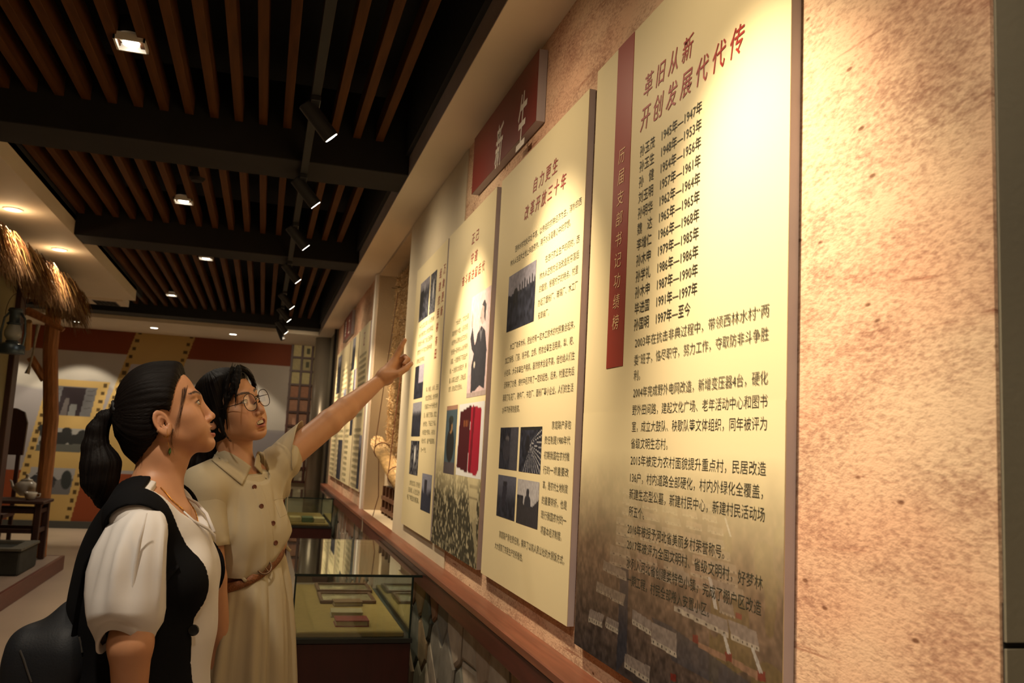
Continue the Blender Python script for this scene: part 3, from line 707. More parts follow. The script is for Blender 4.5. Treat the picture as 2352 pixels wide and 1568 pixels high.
photo(PB, c6((520, 160), (715, 137), (682, 740), (492, 697)), booklet, 0)['label'] = 'printed photo of a red booklet'
cr = Pic(0.93, 0.42, 150, (0.05, 0.045, 0.03)); nn = cr.noise(60, 5, 26); n0 = cr.noise(9, 6)
cr.put((nn > .62).astype(float), (0.36, 0.32, 0.21), .9); cr.put((cr.noise(110, 8, 40) > .7).astype(float), (0.02, 0.02, 0.015), .9)
cr.poly([(.70, .95), (.95, .93), (.95, .42), (.84, .36), (.80, .55)], (0.36, 0.31, 0.19), .9)
for k in range(3): cr.rect(.8, .95, .56 + .1 * k, .58 + .1 * k, (0.10, 0.08, 0.05))
cr.poly([(.86, .42), (.95, .40), (1, .08), (.98, .05)], (0.30, 0.26, 0.16), .8); cr.poly([(.50, 1), (.56, 1), (.66, .78), (.62, .76)], (0.45, .40, .26), .8)
cr.put(np.clip((cr.V - .50) / .45 + (n0 - .5) * .3, 0, 1), (0.62, 0.54, 0.33), .95); cr.put(np.clip((cr.V - .93) / .07, 0, 1), (0.70, 0.60, 0.375))
on_wall(cr, 'crowd_photo', 4.255, 3.325, 0.985, 1.44, PB, BX - 0.0004)['label'] = 'sepia crowd photo printed across the board foot'
hb = Letters()
hb.line('正 己', (1083, 560), (1099, 548), k=.055, shear=.1, offset=.002).line('守 道', (1081, 606), (1096, 595), k=.055, shear=.1, offset=.002).line('奋 斗 前 进 留 后 代', (1061, 656), (1112, 620), k=.05, shear=.1, offset=.002)
hb.build('heading_lettering', M['ink_red'], PB)
def c5(x, y): return (900 + x / 3.92, 500 + y / 3.92)
bb = Letters()
for text, l, r in [('“大跃进”、“文化大革', (575, 965), (690, 905)), ('期席卷整个中国，人民深受苦', (543, 1062), (682, 1000)), ('难西林水人同样也在历史旋涡', (538, 1148), (676, 1085)), ('里但是一部分林水人始终保持',  (533, 1232), (680, 1172)),
                   ('清醒，一方面积极下农田生产', (528, 1315), (676, 1262)), ('做，一方面努力发展生产，养', (520, 1400), (670, 1352)), ('畜、从事农业生产，没有出现', (515, 1490), (664, 1445)), ('饿死、没有出现乞讨百余人。', (510, 1565), (632, 1538))]:
    bb.line(text, c5(*l), c5(*r), k=0.028)
bb.build('body_lettering', M['ink2'], PB)
# --- board PA
def c4(x, y): return (740 + x / 3.735, 860 + y / 3.735)
photo(PA, [c5(262, 598), c5(347, 520), c5(325, 885), c5(243, 942)], 'street', 11)
photo(PA, [c5(352, 515), c5(410, 465), c5(386, 845), c5(337, 872)], 'white', 12)
photo(PA, [c5(213, 1345), c5(295, 1308), c4(858, 195), c4(785, 213)], 'split', 13)
photo(PA, [c4(780, 245), c4(855, 232), c4(838, 532), c4(765, 528)], 'crowdline', 14)
photo(PA, [c4(765, 565), c4(835, 570), c4(817, 868), c4(745, 850)], 'white', 15)
photo(PA, [c4(860, 845), c4(943, 862), c4(925, 1193), c4(843, 1155)], 'tower', 16)
ha = Letters()
for i, ch in enumerate('万象更新'):
    p = at_x(*c5(476 - i * 9, 462 + i * 125), BX); ha.char(ch, p[1], p[2], 0.055, 0.05, shear=.1, offset=.002)
for i, ch in enumerate('组建农民耕有田'):
    p = at_x(*c5(441 - i * 8, 500 + i * 121), BX); ha.char(ch, p[1], p[2], 0.055, 0.05, shear=.1, offset=.002)
ha.build('heading_lettering', M['ink_red'], PA)
ba = Letters()
t10 = ['一九四五年八月西林', '水村解放土地改革后', '农民分得了自己田地', '家家户户努力耕种使', '粮食连年丰收']
for i, text in enumerate(t10):
    ba.line(text, c5(250 - i * 7, 1000 + i * 79), c5(378 - i * 7 - (60 if i == 4 else 0), 930 + i * 80 + (30 if i == 4 else 0)), k=.032)
t8 = ['年，林庄、水村、王庄', '成立互助组，全村共有', '贫雇农六十户分得土地', '后，组织了农会，成立', '合作社，下设三个队，', '共同生产劳动，兴修水', '利大坝，亩产量提高，', '为一个社。']
def c6p(x, y): return (900 + x / 3.336, 880 + y / 3.336)
for i, text in enumerate(t8):
    ba.line(text, c6p(262 - i * 6, 66 + i * 65), c6p(356 - i * 5 - (60 if i == 7 else 0), 40 + i * 70), k=.03)
for i, text in enumerate(['合作社成立后，农村经济', '日渐好转，人们生活逐步', '有了明显的提高。']):
    ba.line(text, c6p(135 - i * 10, 770 + i * 56), c6p(216 - i * 5, 802 + i * 58), k=.032)
ba.build('body_lettering', M['ink2'], PA)

# --- the red sign above
sg = thing('wall_sign', 'dark red sign with two white brush characters above the boards', 'sign', (WX, 3.27, 2.57))
MB().box(WX - 0.033, WX - 0.002, 2.78, 3.745, 2.575, 2.835).build('panel', M['board_side'], sg)
MB().box(WX - 0.0345, WX - 0.0331, 2.78, 3.745, 2.575, 2.835).build('face', mat('sign_red', (0.16, 0.018, 0.012), 0.45), sg)
sl = Letters()
for ch, px, py, w, h in (('新', 1146, 333, 0.12, 0.18), ('生', 1198, 275, 0.125, 0.21)):
    p = at_x(px, py, WX - 0.036); sl.char(ch, p[1], p[2], w, h, x=WX - 0.0355, shear=.25, offset=.014)
sl.build('sign_lettering', M['ink_white'], sg)

# --- boards beyond the niche
far_labels = ['cream board with plain text lines, next to the bright niche edge', 'cream text board with blue photo strips beyond the niche, second from it', 'cream text board with a dark picture at its foot, third beyond the niche', 'narrow reddish board at the far end of the wall']
for i, (y0, y1) in enumerate([(7.62, 8.45), (8.5, 9.35), (9.4, 10.25), (10.3, 11.1)]):
    t = board(far_labels[i], y0, y1, 1.02, 2.5)
    lt = Letters()
    body = '西林水村历史悠久民风淳朴村民勤劳善良世代耕种'
    for k in range(21):
        z = 2.22 - k * 0.055 - (0.08 if k > 10 else 0)
        Vg, Fg = glyphs((body * 2)[k % 9:k % 9 + 13])
        w = (y1 - y0) * (.72 if i != 1 else .45)
        sc = w / Vg[:, 0].max()
        lt.parts.append(MB().add(np.stack([np.full(len(Vg), BX - .0012), y1 - 0.09 - Vg[:, 0] * sc, z + Vg[:, 1] * 0.036], -1), Fg))
    lt.build('body_lettering', M['ink2'], t)
    if i in (0, 1):
        hh = Letters(); hh.char('正', (y0 + y1) / 2, 2.38, .1, .12); hh.build('heading_lettering', M['ink_red'], t)
    def put(kind, seed, a, b, z0, z1): on_wall(bw(kind, seed, b - a, z1 - z0, 26), 'printed_photo', b, a, z0, z1, t, BX - .0018)
    if i == 0: put('street', 30, y0 + .02, y0 + .22, 1.04, 1.5)
    if i == 1: put('split', 31, y0 + .05, y0 + .3, 1.5, 2.15); put('crowdline', 33, y0 + .32, y0 + .6, 2.16, 2.49)
    if i == 2: put('figure', 32, y0 + .1, y0 + .6, 1.03, 1.45); put('tower', 35, y0 + .1, y0 + .4, 1.7, 2.0)
    if i == 3: put('street', 34, y0 + .1, y0 + .6, 2.0, 2.45)
sg2 = thing('wall_sign', 'small dark red sign above the boards beyond the niche', 'sign', (WX, 9.76, 2.58))
MB().box(WX - 0.033, WX - 0.002, 9.35, 10.3, 2.575, 2.835).build('panel', M['board_side'], sg2)
MB().box(WX - 0.0345, WX - 0.0331, 9.35, 10.3, 2.575, 2.835).build('face', mat('sign_red_b', (0.16, 0.018, 0.012), 0.45), sg2)
sl = Letters(); sl.char('建', 10.03, 2.705, .14, .19, x=WX - .0355, offset=.01); sl.char('立', 9.62, 2.705, .14, .19, x=WX - .0355, offset=.01)
sl.build('sign_lettering', M['ink_white'], sg2)
# ------------------------------------------------------------------ far wall mural
mw0, mw1, mz0, mz1 = -5.45, 0.33, 0.10, 2.935
mu = Pic(mw1 - mw0, mz1 - mz0, 480, (0.50, 0.46, 0.42))
def mq(px, py):
    p = at(px, py, 13.98); return ((p[0] - mw0) / (mw1 - mw0), (p[2] - mz0) / (mz1 - mz0))
def mx_(x, z): return ((x - mw0) / (mw1 - mw0), (z - mz0) / (mz1 - mz0))
mu.img *= (0.93 + .14 * mu.noise(30, 3)[..., None]).astype(np.float32)
X = mw0 + mu.U * (mw1 - mw0); Z = mz0 + mu.V * (mz1 - mz0)
RED, FILM, HOLE = (0.215, 0.050, 0.018), (0.52, 0.35, 0.13), (0.09, 0.055, 0.02)
ridge = 1.95 + .16 * np.sin(X * 2.1 + 1.2) + .10 * np.sin(X * 4.7) - .55 * np.clip(X + 1.0, 0, 1.2)
mu.put(np.clip((ridge - Z) * 18, 0, 1) * (Z > .8), (0.27, 0.245, 0.27), .8)
mu.put(((X > -0.35) & (Z < 1.55) & (Z > .8)).astype(float), (0.26, 0.235, 0.26), .7)
mu.put((Z > 2.54).astype(float), RED)
mu.put((Z < 0.80).astype(float), (0.24, 0.055, 0.02))
def strip(x_top, z_top, x_bot, z_bot, w):
    mu.poly([mx_(x_top, z_top), mx_(x_top + w, z_top), mx_(x_bot + w, z_bot), mx_(x_bot, z_bot)], FILM)
    n = int((z_top - z_bot) / 0.118)
    for k in range(n):
        t = (k + .5) / n; xx = x_top + (x_bot - x_top) * t; zz = z_top + (z_bot - z_top) * t
        for o in (0.055, w - .055):
            mu.poly([mx_(xx + o - .026, zz - .026), mx_(xx + o + .026, zz - .026), mx_(xx + o + .026, zz + .026), mx_(xx + o - .026, zz + .026)], HOLE)
strip(-1.91, 2.94, -2.47, 0.85, 0.83)
mu.poly([mx_(-1.95, 2.40), mx_(-1.37, 2.40), mx_(-1.58, 1.7), mx_(-2.14, 1.7)], (0.45, 0.43, 0.47)); mu.ell(*mx_(-1.66, 2.18), .04, .07, (0.17, 0.14, 0.14))
strip(-3.03, 2.12, -3.36, 0.10, 0.82)
strip(-4.3, 2.94, -4.9, 0.10, 0.83)
def pic_on_mural(x0, x1, z1, z0, kind, dx=0.0):
    a, b = mx_(x0, z0), mx_(x1, z1)
    k = -0.12
    def S(u, v):
        x = x0 + (x1 - x0) * u + (z0 + (z1 - z0) * v - z1) * .14; return mx_(x, z0 + (z1 - z0) * v)
    mu.poly([S(0, 0), S(1, 0), S(1, 1), S(0, 1)], (0.15, 0.145, 0.155) if kind != 'trees' else (0.32, 0.31, 0.30))
    if kind == 'gate':
        mu.poly([S(.22, 0), S(.75, 0), S(.75, .97), S(.22, .97)], (0.035, 0.025, 0.03)); mu.poly([S(.48, 0), S(.64, 0), S(.64, .4), S(.48, .4)], (0.2, 0.2, 0.2)); mu.poly([S(.3, .0), S(.46, 0), S(.42, .6), S(.34, .6)], (0.14, 0.12, 0.12))
        for v in (.25, .5, .7, .85):
            for u0 in (.03, .8): mu.poly([S(u0, v), S(u0 + .15, v + .02), S(u0 + .15, v + .05), S(u0, v + .03)], (0.09, 0.085, 0.09))
    elif kind == 'trees':
        for i in range(26): mu.ell(*S(random.random(), .3 + random.random() * .65), .012, .018, (0.03, 0.03, 0.03))
        mu.poly([S(0, 0), S(1, 0), S(1, .35), S(0, .25)], (0.10, 0.10, 0.09))
    else:
        mu.poly([S(0, .45), S(1, .6), S(1, 1), S(0, 1)], (0.33, 0.32, 0.33)); mu.poly([S(.05, .25), S(.62, .25), S(.62, .55), S(.05, .55)], (0.06, 0.055, 0.06))
        mu.poly([S(0, .52), S(.68, .50), S(.55, .68), S(.12, .7)], (0.035, 0.035, 0.04)); mu.poly([S(.14, .74), S(.52, .72), S(.48, .86), S(.18, .87)], (0.035, 0.035, 0.04)); mu.ell(*S(.85, .55), .013, .05, (0.04, 0.045, 0.045))
        mu.poly([S(.28, .25), S(.38, .25), S(.38, .42), S(.28, .42)], (0.2, 0.2, 0.2))
pic_on_mural(-2.95, -2.37, 2.02, 1.60, 'gate'); pic_on_mural(-3.05, -2.46, 1.42, 1.08, 'trees'); pic_on_mural(-3.12, -2.54, 0.85, 0.48, 'hall')
mural = thing('wall_mural', 'red and grey mural with slanting yellow film strips on the far wall', 'mural', (-2.0, 14.0, 0.1))
V, F, C = mu.mesh(lambda u, v: (mw0 + (mw1 - mw0) * u, np.full_like(u, 13.975), mz0 + (mz1 - mz0) * v))
np_mesh('print', V, F, mat('mural_print', (1, 1, 1), 0.6, attr=True, spec=0.2), mural, smooth=False, col=C)
MB().box(mw0, mw1, 13.977, 13.999, mz0, mz1).build('backing', M['cream_wall'], mural)
# ------------------------------------------------------------------ lattice of framed documents in the far corner
lat = thing('display_lattice', 'tall dark red wooden lattice of framed documents in the far corner', 'display case', (0.57, 13.97, 0.80))
lx0, lx1, lz0, lz1 = 0.345, 0.805, 0.78, 2.90
M['lattice'] = mat('lattice_wood', (0.085, 0.022, 0.014), 0.45, vary=.3, vscale=6, stretch=(6, 1, 1))
for i in range(4):
    x = lx0 + (lx1 - lx0) * i / 3; MB().box(x - .016, x + .016, 13.90, 13.995, lz0, lz1).build('upright', M['lattice'], lat)
for j in range(11):
    z = lz0 + (lz1 - lz0) * j / 10; MB().box(lx0 - .02, lx1 + .02, 13.905, 13.994, z - .014, z + .014).build('rail', M['lattice'], lat)
DC = [mat('document_%d' % i, c, .7, vary=.18, vscale=25) for i, c in enumerate([(0.78, 0.68, 0.36), (0.62, 0.54, 0.30), (0.55, 0.27, 0.17), (0.62, 0.33, 0.22), (0.48, 0.34, 0.28), (0.72, 0.62, 0.44)])]
for j in range(10):
    for i in range(3):
        xa = lx0 + (lx1 - lx0) * i / 3 + .016; za = lz0 + (lz1 - lz0) * j / 10 + .014
        m = DC[[5, 5, 4, 4, 3, 3, 2, 0, 1, 0][j]] if not (i == 2 and j == 4) else DC[4]
        d = MB().box(xa + .004, xa + .133, 13.955, 13.966, za + .004, za + .18).build('document', m, lat)
        if j > 7 and i == 1 or (i == 2 and j in (0, 7)):
            MB().box(xa + .05, xa + .10, 13.953, 13.9549, za + .05, za + .14).build('print', M['ink2'], d)
# ------------------------------------------------------------------ hut: platform, olive wall, corner post, thatch
M['platform'] = mat('platform_wood', (0.15, 0.045, 0.028), 0.4, vary=.3, vscale=3, stretch=(12, 1, 12))
M['platform_top'] = mat('platform_top', (0.30, 0.22, 0.17), 0.5, vary=.15, vscale=3)
pf = thing('platform', 'low display platform with dark red-brown edge boards, left', 'platform', (-3.2, 8, 0))
MB().box(-5.0, -1.86, 5.2, 9.97, 0.0, 0.1395).build('top', M['platform_top'], pf)
MB().box(-1.859, -1.83, 5.2, 10.0, 0.0, 0.14, bev=.003).build('edge_board', M['platform'], pf)
MB().box(-5.0, -1.86, 9.972, 10.0, 0.0, 0.14, bev=.003).build('edge_board', M['platform'], pf)
hw = thing('thatched_hut', 'olive walled hut with shaggy straw eave and dark corner post, left edge', 'hut', (-1.9, 6.6, 0.13)); th = hw
M['olive'] = mat('olive_plaster', (0.24, 0.205, 0.10), 0.85, vary=.12, vscale=3, bump=.1, bscale=80)
M['darkwood'] = mat('dark_wood', (0.055, 0.022, 0.016), 0.45, vary=.4, vscale=6, stretch=(16, 16, 1))
MB().box(-1.95, -1.90, 5.2, 7.42, 0.1405, 2.62).build('panel', M['olive'], hw)
MB().box(-1.95, -1.86, 7.42, 7.56, 0.1405, 2.80, bev=.004).build('post', M['darkwood'], hw)
MB().box(-3.6, -1.95, 7.44, 7.50, 0.1405, 2.6).build('panel', M['olive'], hw)
# thatch: layered straw hanging over the eave
M['straw'] = mat('straw', (0.36, 0.20, 0.085), 0.6, attr=True, spec=.3)
rg = np.random.default_rng(5)
def straw(name, n, yr, base_fn, length, spread, rad, cols, parent, m):
    V, F, C = [], [], []
    for i in range(n):
        y = rg.uniform(*yr); p = np.array(base_fn(y, rg)); d = np.array([rg.uniform(.1, .75), rg.normal(0, .35), -1.0]); d /= np.linalg.norm(d)
        L = rg.uniform(*length); r = rg.uniform(*rad); s = np.cross(d, [0.3, 1, 0]); s /= np.linalg.norm(s); t = np.cross(d, s)
        q1 = p + d * L * .55 + np.array([0, 0, .012]); q2 = p + d * L + np.array([0, 0, -.03 * rg.random()])
        c = cols[rg.integers(len(cols))]; k = len(V)
        for q, rr_ in ((p, r), (q1, r * .9), (q2, r * .35)):
            for a in range(3):
                w = a * 2.094; V.append(q + (s * math.cos(w) + t * math.sin(w)) * rr_); C.append(c)
        for l in range(2):
            for a in range(3): F.append((k + l * 3 + a, k + l * 3 + (a + 1) % 3, k + l * 3 + 3 + (a + 1) % 3, k + l * 3 + 3 + a))
    o = np_mesh(name, np.array(V), np.array(F), m, parent, smooth=False, col=np.array(C)); o['kind'] = 'stuff'; return o
sc1 = [(0.28, 0.145, 0.06), (0.18, 0.08, 0.03), (0.36, 0.21, 0.09), (0.12, 0.05, 0.02), (0.46, 0.31, 0.12)]
zt = lambda y: 2.76 - max(0, y - 8.6) * .10
straw('straw', 6500, (5.3, 9.2), lambda y, g: (-1.84 + g.uniform(-.22, .10), y, zt(y) - g.uniform(0, .13)), (.08, .21), .3, (.002, .0055), sc1, th, M['straw'])
straw('straw_fringe', 1500, (5.3, 9.2), lambda y, g: (-1.76 + g.uniform(-.10, .02), y, zt(y) - g.uniform(.10, .2)), (.10, .22), .3, (.002, .004), [(0.22, 0.13, 0.075), (0.30, 0.19, 0.11)], th, M['straw'])
MB().prism([(-2.9, 2.86), (-2.0, 2.84), (-1.78, zt(6) - .02), (-1.80, zt(6) - .10), (-2.9, 2.80)], 'y', 5.2, 9.2).build('thatch_bed', mat('thatch_bed', (0.10, 0.05, 0.02), .9, vary=.5, vscale=30), th)
# lantern
def lantern(px, py_top, Y):
    b = at(px, py_top, Y); x, y, z = b
    t = thing('oil_lantern', 'blue-grey hurricane lantern hanging against the olive hut wall', 'lantern', (x, y, z - .33))
    lm = mat('lantern_metal', (0.07, 0.10, 0.13), 0.35, .6, vary=.3, vscale=12)
    MB().lathe([(.088, -.33), (.09, -.32), (.085, -.27), (.06, -.255), (.045, -.25)], (x, y, z)).build('fuel_tank', lm, t, smooth=True)
    MB().lathe([(.040, -.25), (.043, -.24), (.03, -.228)], (x, y, z)).build('burner', lm, t)
    MB().lathe([(.035, -.235), (.055, -.20), (.057, -.17), (.042, -.125), (.038, -.12)], (x, y, z)).build('globe', mat('lantern_glass', (0.35, 0.38, 0.38), .1, vary=.2), t, smooth=True)
    MB().lathe([(.045, -.12), (.05, -.11), (.036, -.10), (.036, -.03), (.050, -.022), (.042, 0.0), (.012, .004)], (x, y, z)).build('chimney', lm, t, smooth=True)
    for s in (-1, 1):
        MB().tube([(x + s * .07, y, z - .27), (x + s * .078, y, z - .18), (x + s * .066, y, z - .07), (x + s * .035, y, z - .03)], .008, 8).build('side_tube', lm, t)
    MB().tube([(x + .065 * math.cos(a), y, z - .05 + .16 * math.sin(a)) for a in np.linspace(0, math.pi, 14)], .0022, 6).build('bail_handle', M['darkwood'], t)
    MB().tube([(x, y, z + .11), (x - .03, y, z + .16)], .0025, 6).build('hanging_wire', M['darkwood'], t)
lantern(37, 708, 7.0)
# wooden windlass post
wp = thing('wooden_windlass', 'rough orange-brown timber post with slanting beam and brace on platform', 'post', (-2.05, 9.85, 0.13))
M['timber'] = mat('old_timber', (0.48, 0.19, 0.06), 0.5, vary=.5, vscale=5, stretch=(10, 10, 1.2), bump=.3, bscale=30)
p0, p1 = at(124, 712, 9.85), at(92, 1180, 9.85)
MB().tube([(p1[0] + .02, 9.85, 0.1425), (p1[0] + .01, 9.85, .7), (p1[0] + .0, 9.85, 1.5), (p0[0] + .01, 9.85, 2.2), (p0[0], 9.85, p0[2])], [.078, .070, .072, .070, .074], 10).build('post', M['timber'], wp)
a, b = at(68, 716, 9.78), at(146, 758, 9.78)
MB().tube([a + np.array([-.03, 0, .01]), a, (a + b) / 2 + np.array([0, 0, .012]), b], [.05, .05, .045, .03], 8, flat=.7).build('beam', M['timber'], wp)
a, b = at(66, 738, 9.35), at(62, 800, 9.6)
MB().tube([a, b], [.032, .036], 7).build('bracket', mat('pale_timber', (0.50, 0.30, 0.12), .5, vary=.3, vscale=8), wp)
a, b = at(70, 820, 9.78), at(102, 872, 9.85)
MB().tube([a, b], [.04, .04], 8).build('brace', M['timber'], wp)
a = at(80, 760, 9.3)
MB().tube([at(88, 745, 9.3), at(82, 775, 9.3), at(76, 810, 9.3), at(68, 840, 9.3), at(62, 858, 9.3)], [.02, .012, .010, .012, .024], 7).build('rope_hook', mat('rope', (0.42, 0.38, 0.30), .8, vary=.4, vscale=40), wp)
# tea table
tb = thing('tea_table', 'small dark wooden table carrying a white teapot on the platform', 'table', (-2.3, 9.55, .13))
tx0, tx1, ty0, ty1, tz = -2.62, -1.94, 9.32, 9.76, 0.725
MB().box(tx0, tx1, ty0, ty1, tz - .03, tz, bev=.006).build('table_top', M['darkwood'], tb)
for x in (tx0 + .05, tx1 - .05):
    for y in (ty0 + .05, ty1 - .05):
        MB().box(x - .026, x + .026, y - .026, y + .026, .1405, tz - .031, bev=.005).build('leg', M['darkwood'], tb)
for z in (tz - .10, .44):
    for y in (ty0 + .05, ty1 - .05): MB().box(tx0 + .077, tx1 - .077, y - .012, y + .012, z - .02, z + .02).build('rail', M['darkwood'], tb)
    for x in (tx0 + .05, tx1 - .05): MB().box(x - .012, x + .012, ty0 + .077, ty1 - .077, z - .02, z + .02).build('rail', M['darkwood'], tb)
M['china'] = mat('white_china', (0.72, 0.68, 0.60), 0.15, vary=.08, vscale=30)
c = at_z(58, 1138, tz + .001)
t = thing('teapot', 'white china teapot with knobbed lid on the dark table', 'teapot', (c[0], c[1], tz))
MB().lathe([(.05, 0), (.085, .03), (.105, .08), (.098, .12), (.06, .145), (.055, .148)], (c[0], c[1], tz + .001), 28).build('body', M['china'], t, smooth=True)
MB().lathe([(.058, .148), (.05, .165), (.02, .175), (.014, .19), (.02, .205), (.008, .22)], (c[0], c[1], tz), 24).build('lid', M['china'], t, smooth=True)
MB().tube([(c[0] - .09, c[1], tz + .06), (c[0] - .125, c[1], tz + .09), (c[0] - .14, c[1], tz + .14), (c[0] - .155, c[1], tz + .15)], [.022, .016, .011, .009], 10).build('spout', M['china'], t, smooth=True)
MB().tube([(c[0] + .095, c[1], tz + .12), (c[0] + .14, c[1], tz + .135), (c[0] + .155, c[1], tz + .09), (c[0] + .12, c[1], tz + .055), (c[0] + .10, c[1], tz + .05)], .009, 8).build('handle', M['china'], t, smooth=True)
c = at_z(69, 1147, tz + .001)
t = thing('teacup', 'small white patterned cup in front of the teapot', 'cup', (c[0], c[1], tz))
MB().lathe([(.03, 0), (.045, .01), (.055, .05), (.058, .072), (.05, .072), (.045, .03)], (c[0], c[1], tz + .001), 24).build('bowl', M['china'], t, smooth=True)
MB().tube([(c[0] + .052, c[1], tz + .06), (c[0] + .085, c[1], tz + .06), (c[0] + .08, c[1], tz + .03), (c[0] + .05, c[1], tz + .025)], .006, 8).build('handle', M['china'], t, smooth=True)
# dark stone trough
bx = thing('stone_trough', 'squat dark grey-green stone trough in front of the tea table', 'trough', (-2.4, 8.9, .13))
b = MB().box(-2.9, -1.93, 8.6, 9.24, .1405, .35, bev=.012)
b.build('body', mat('trough_stone', (0.035, 0.036, 0.03), .8, vary=.4, vscale=12, bump=.3), bx)
b = MB(); b.box(-2.91, -1.92, 8.59, 8.70, .351, .372).box(-2.91, -1.92, 9.14, 9.25, .351, .372).box(-2.91, -2.82, 8.7, 9.14, .351, .372).box(-2.02, -1.92, 8.7, 9.14, .351, .372)
b.build('rim', mat('trough_rim', (0.14, 0.13, 0.10), .8, vary=.3, vscale=12), bx)
# dark chair back behind the post
ch = thing('wooden_armchair', 'dark rounded chair back behind the timber post', 'chair', (-3.2, 11.2, 0))
a = at(52, 938, 11.2); b = at(50, 1045, 11.2)
MB().prism([(a[0] - .22, b[2]), (a[0] + .06, b[2]), (a[0] + .07, a[2] - .16), (a[0] + .03, a[2] - .04), (a[0] - .06, a[2]), (a[0] - .2, a[2])], 'y', 11.18, 11.23).build('backrest', M['darkwood'], ch)
MB().box(a[0] - .42, a[0] + .04, 10.75, 11.23, .42, .46).build('seat', M['darkwood'], ch)
for x in (a[0] - .39, a[0] + .01):
    MB().box(x - .02, x + .02, 11.19, 11.229, 0, b[2] + .02).build('leg', M['darkwood'], ch)
    MB().box(x - .02, x + .02, 10.76, 10.8, 0, .42).build('leg', M['darkwood'], ch)

# ------------------------------------------------------------------ display cases
M['glass'] = glass('case_glass'); M['case_red'] = mat('case_base_lacquer', (0.045, 0.006, 0.006), 0.35, vary=.25, vscale=4, stretch=(8, 8, 1))
M['cloth'] = mat('ochre_cloth', (0.30, 0.205, 0.062), 0.9, vary=.12, vscale=30, bump=.1, bscale=300); M['rim'] = mat('black_rim', (0.012, 0.014, 0.014), 0.4)
M['glass_edge'] = mat('dark_green_glass_edge', (0.01, 0.022, 0.02), 0.15)
def case(label, x0, x1, y0, y1, zb, zt):
    t = thing('display_case', label, 'display case', ((x0 + x1) / 2, (y0 + y1) / 2, 0), 'glass display cases by the wall')
    MB().box(x0 + .01, x1, y0 - .005, y1, 0.0, zb - .032, bev=.004).build('base', M['case_red'], t)
    MB().box(x0 + .005, x1 + .005, y0 - .01, y1, zb - .0315, zb - .012).build('base_rim', M['rim'], t)
    MB().box(x0 + .03, x1 - .03, y0 + .02, y1 - .02, zb - .0115, zb + .012, bev=.004).build('cloth', M['cloth'], t)
    gl = [MB().box(x0, x1 + .035, y0 - .03, y1 + .02, zt - .008, zt), MB().box(x0 + .012, x1 - .012, y0, y0 + .006, zb - .011, zt - .009), MB().box(x0 + .012, x1 - .012, y1 - .006, y1, zb - .011, zt - .009),
          MB().box(x1 - .012, x1 - .006, y0 + .006, y1 - .006, zb - .011, zt - .009), MB().box(x0 + .006, x0 + .012, y0 + .006, y1 - .006, zb - .011, zt - .009)]
    for i, g in enumerate(gl): g.build('glass_top' if i == 0 else 'glass_pane', M['glass'], t)
    MB().box(x0, x1 + .035, y0 - .0335, y0 - .0305, zt - .010, zt + .001).build('glass_edge', M['glass_edge'], t)
    for x in (x0 + .004, x1 - .012):
        MB().box(x, x + .008, y0 - .004, y0 + .006, zb - .011, zt - .009).build('corner_seal', M['glass_edge'], t)
    return t
case('glass display case with books and frames on ochre cloth, nearer the camera', 0.19, 0.735, 4.12, 5.50, 0.575, 0.85)
case('glass display case with pale papers inside, farther along the wall', 0.27, 0.765, 9.3, 10.7, 0.575, 0.85)
Mfr = mat('frame_wood', (0.16, 0.075, 0.04), .4, vary=.3, vscale=10); Mpg = mat('old_paper', (0.50, 0.42, 0.27), .8, vary=.2, vscale=20); Mglz = mat('framed_print', (0.32, 0.27, 0.16), .12, vary=.2, vscale=8)
CZ = .588
def pix_case(px, py, z=CZ): return at_z(px, py, z)
def pframe(p0, p1, label):
    a, b = pix_case(*p0), pix_case(*p1); x0, x1 = sorted((a[0], b[0])); y0, y1 = sorted((a[1], b[1]))
    t = thing('picture_frame', label, 'picture frame', ((x0 + x1) / 2, (y0 + y1) / 2, CZ), 'frames in the display case')
    MB().box(x0 + .018, x1 - .018, y0 + .018, y1 - .018, CZ, CZ + .008).build('picture', Mglz, t)
    for q in ((x0, x1, y0, y0 + .018), (x0, x1, y1 - .018, y1), (x0, x0 + .018, y0 + .018, y1 - .018), (x1 - .018, x1, y0 + .018, y1 - .018)):
        MB().box(*q, CZ, CZ + .018, bev=.003).build('moulding', Mfr, t)
pframe((728, 1361), (843, 1345), 'wooden picture frame lying farther back on the ochre cloth')
pframe((735, 1386), (850, 1366), 'wooden picture frame lying just behind the brown book')
def book(c, w, d, h, col, label, rot=0.0, cov2=None):
    p = pix_case(*c); t = thing('book', label, 'book', (p[0], p[1], CZ), 'books in the display case'); t.rotation_euler.z = rot
    m = mat('book_cover', col, .5, vary=.25, vscale=20)
    for n, q, mm in (('cover', (-w / 2, w / 2, -d / 2, d / 2, 0, .004), m), ('pages', (-w / 2 + .004, w / 2 - .006, -d / 2 + .004, d / 2 - .004, .0041, h - .0041), Mpg), ('cover', (-w / 2, w / 2, -d / 2, d / 2, h - .004, h), m), ('spine', (w / 2 - .005, w / 2 - .001, -d / 2, d / 2, .0041, h - .0041), m)):
        o = MB().box(*q).build(n, mm); o.parent = t
    return t
book((797, 1388), .15, .10, .022, (0.20, 0.11, 0.05), 'brown book lying in front of the picture frames', .05)
book((795, 1412), .155, .12, .024, (0.40, 0.33, 0.20), 'pale beige book lying between the brown and red books', -.04)
book((806, 1433), .155, .12, .028, (0.22, 0.02, 0.02), 'dark red book, front one on the ochre cloth', .0)
def flat_item(c, w, d, h, col, label, name='booklet', Y=None):
    p = c; o = MB().box(-w / 2, w / 2, -d / 2, d / 2, 0, h, bev=.003).build(name, mat('booklet_paper', col, .7, vary=.2, vscale=15)); o.location = (p[0], p[1], CZ); return tag(o, label, 'booklet', 'papers in the far display case')
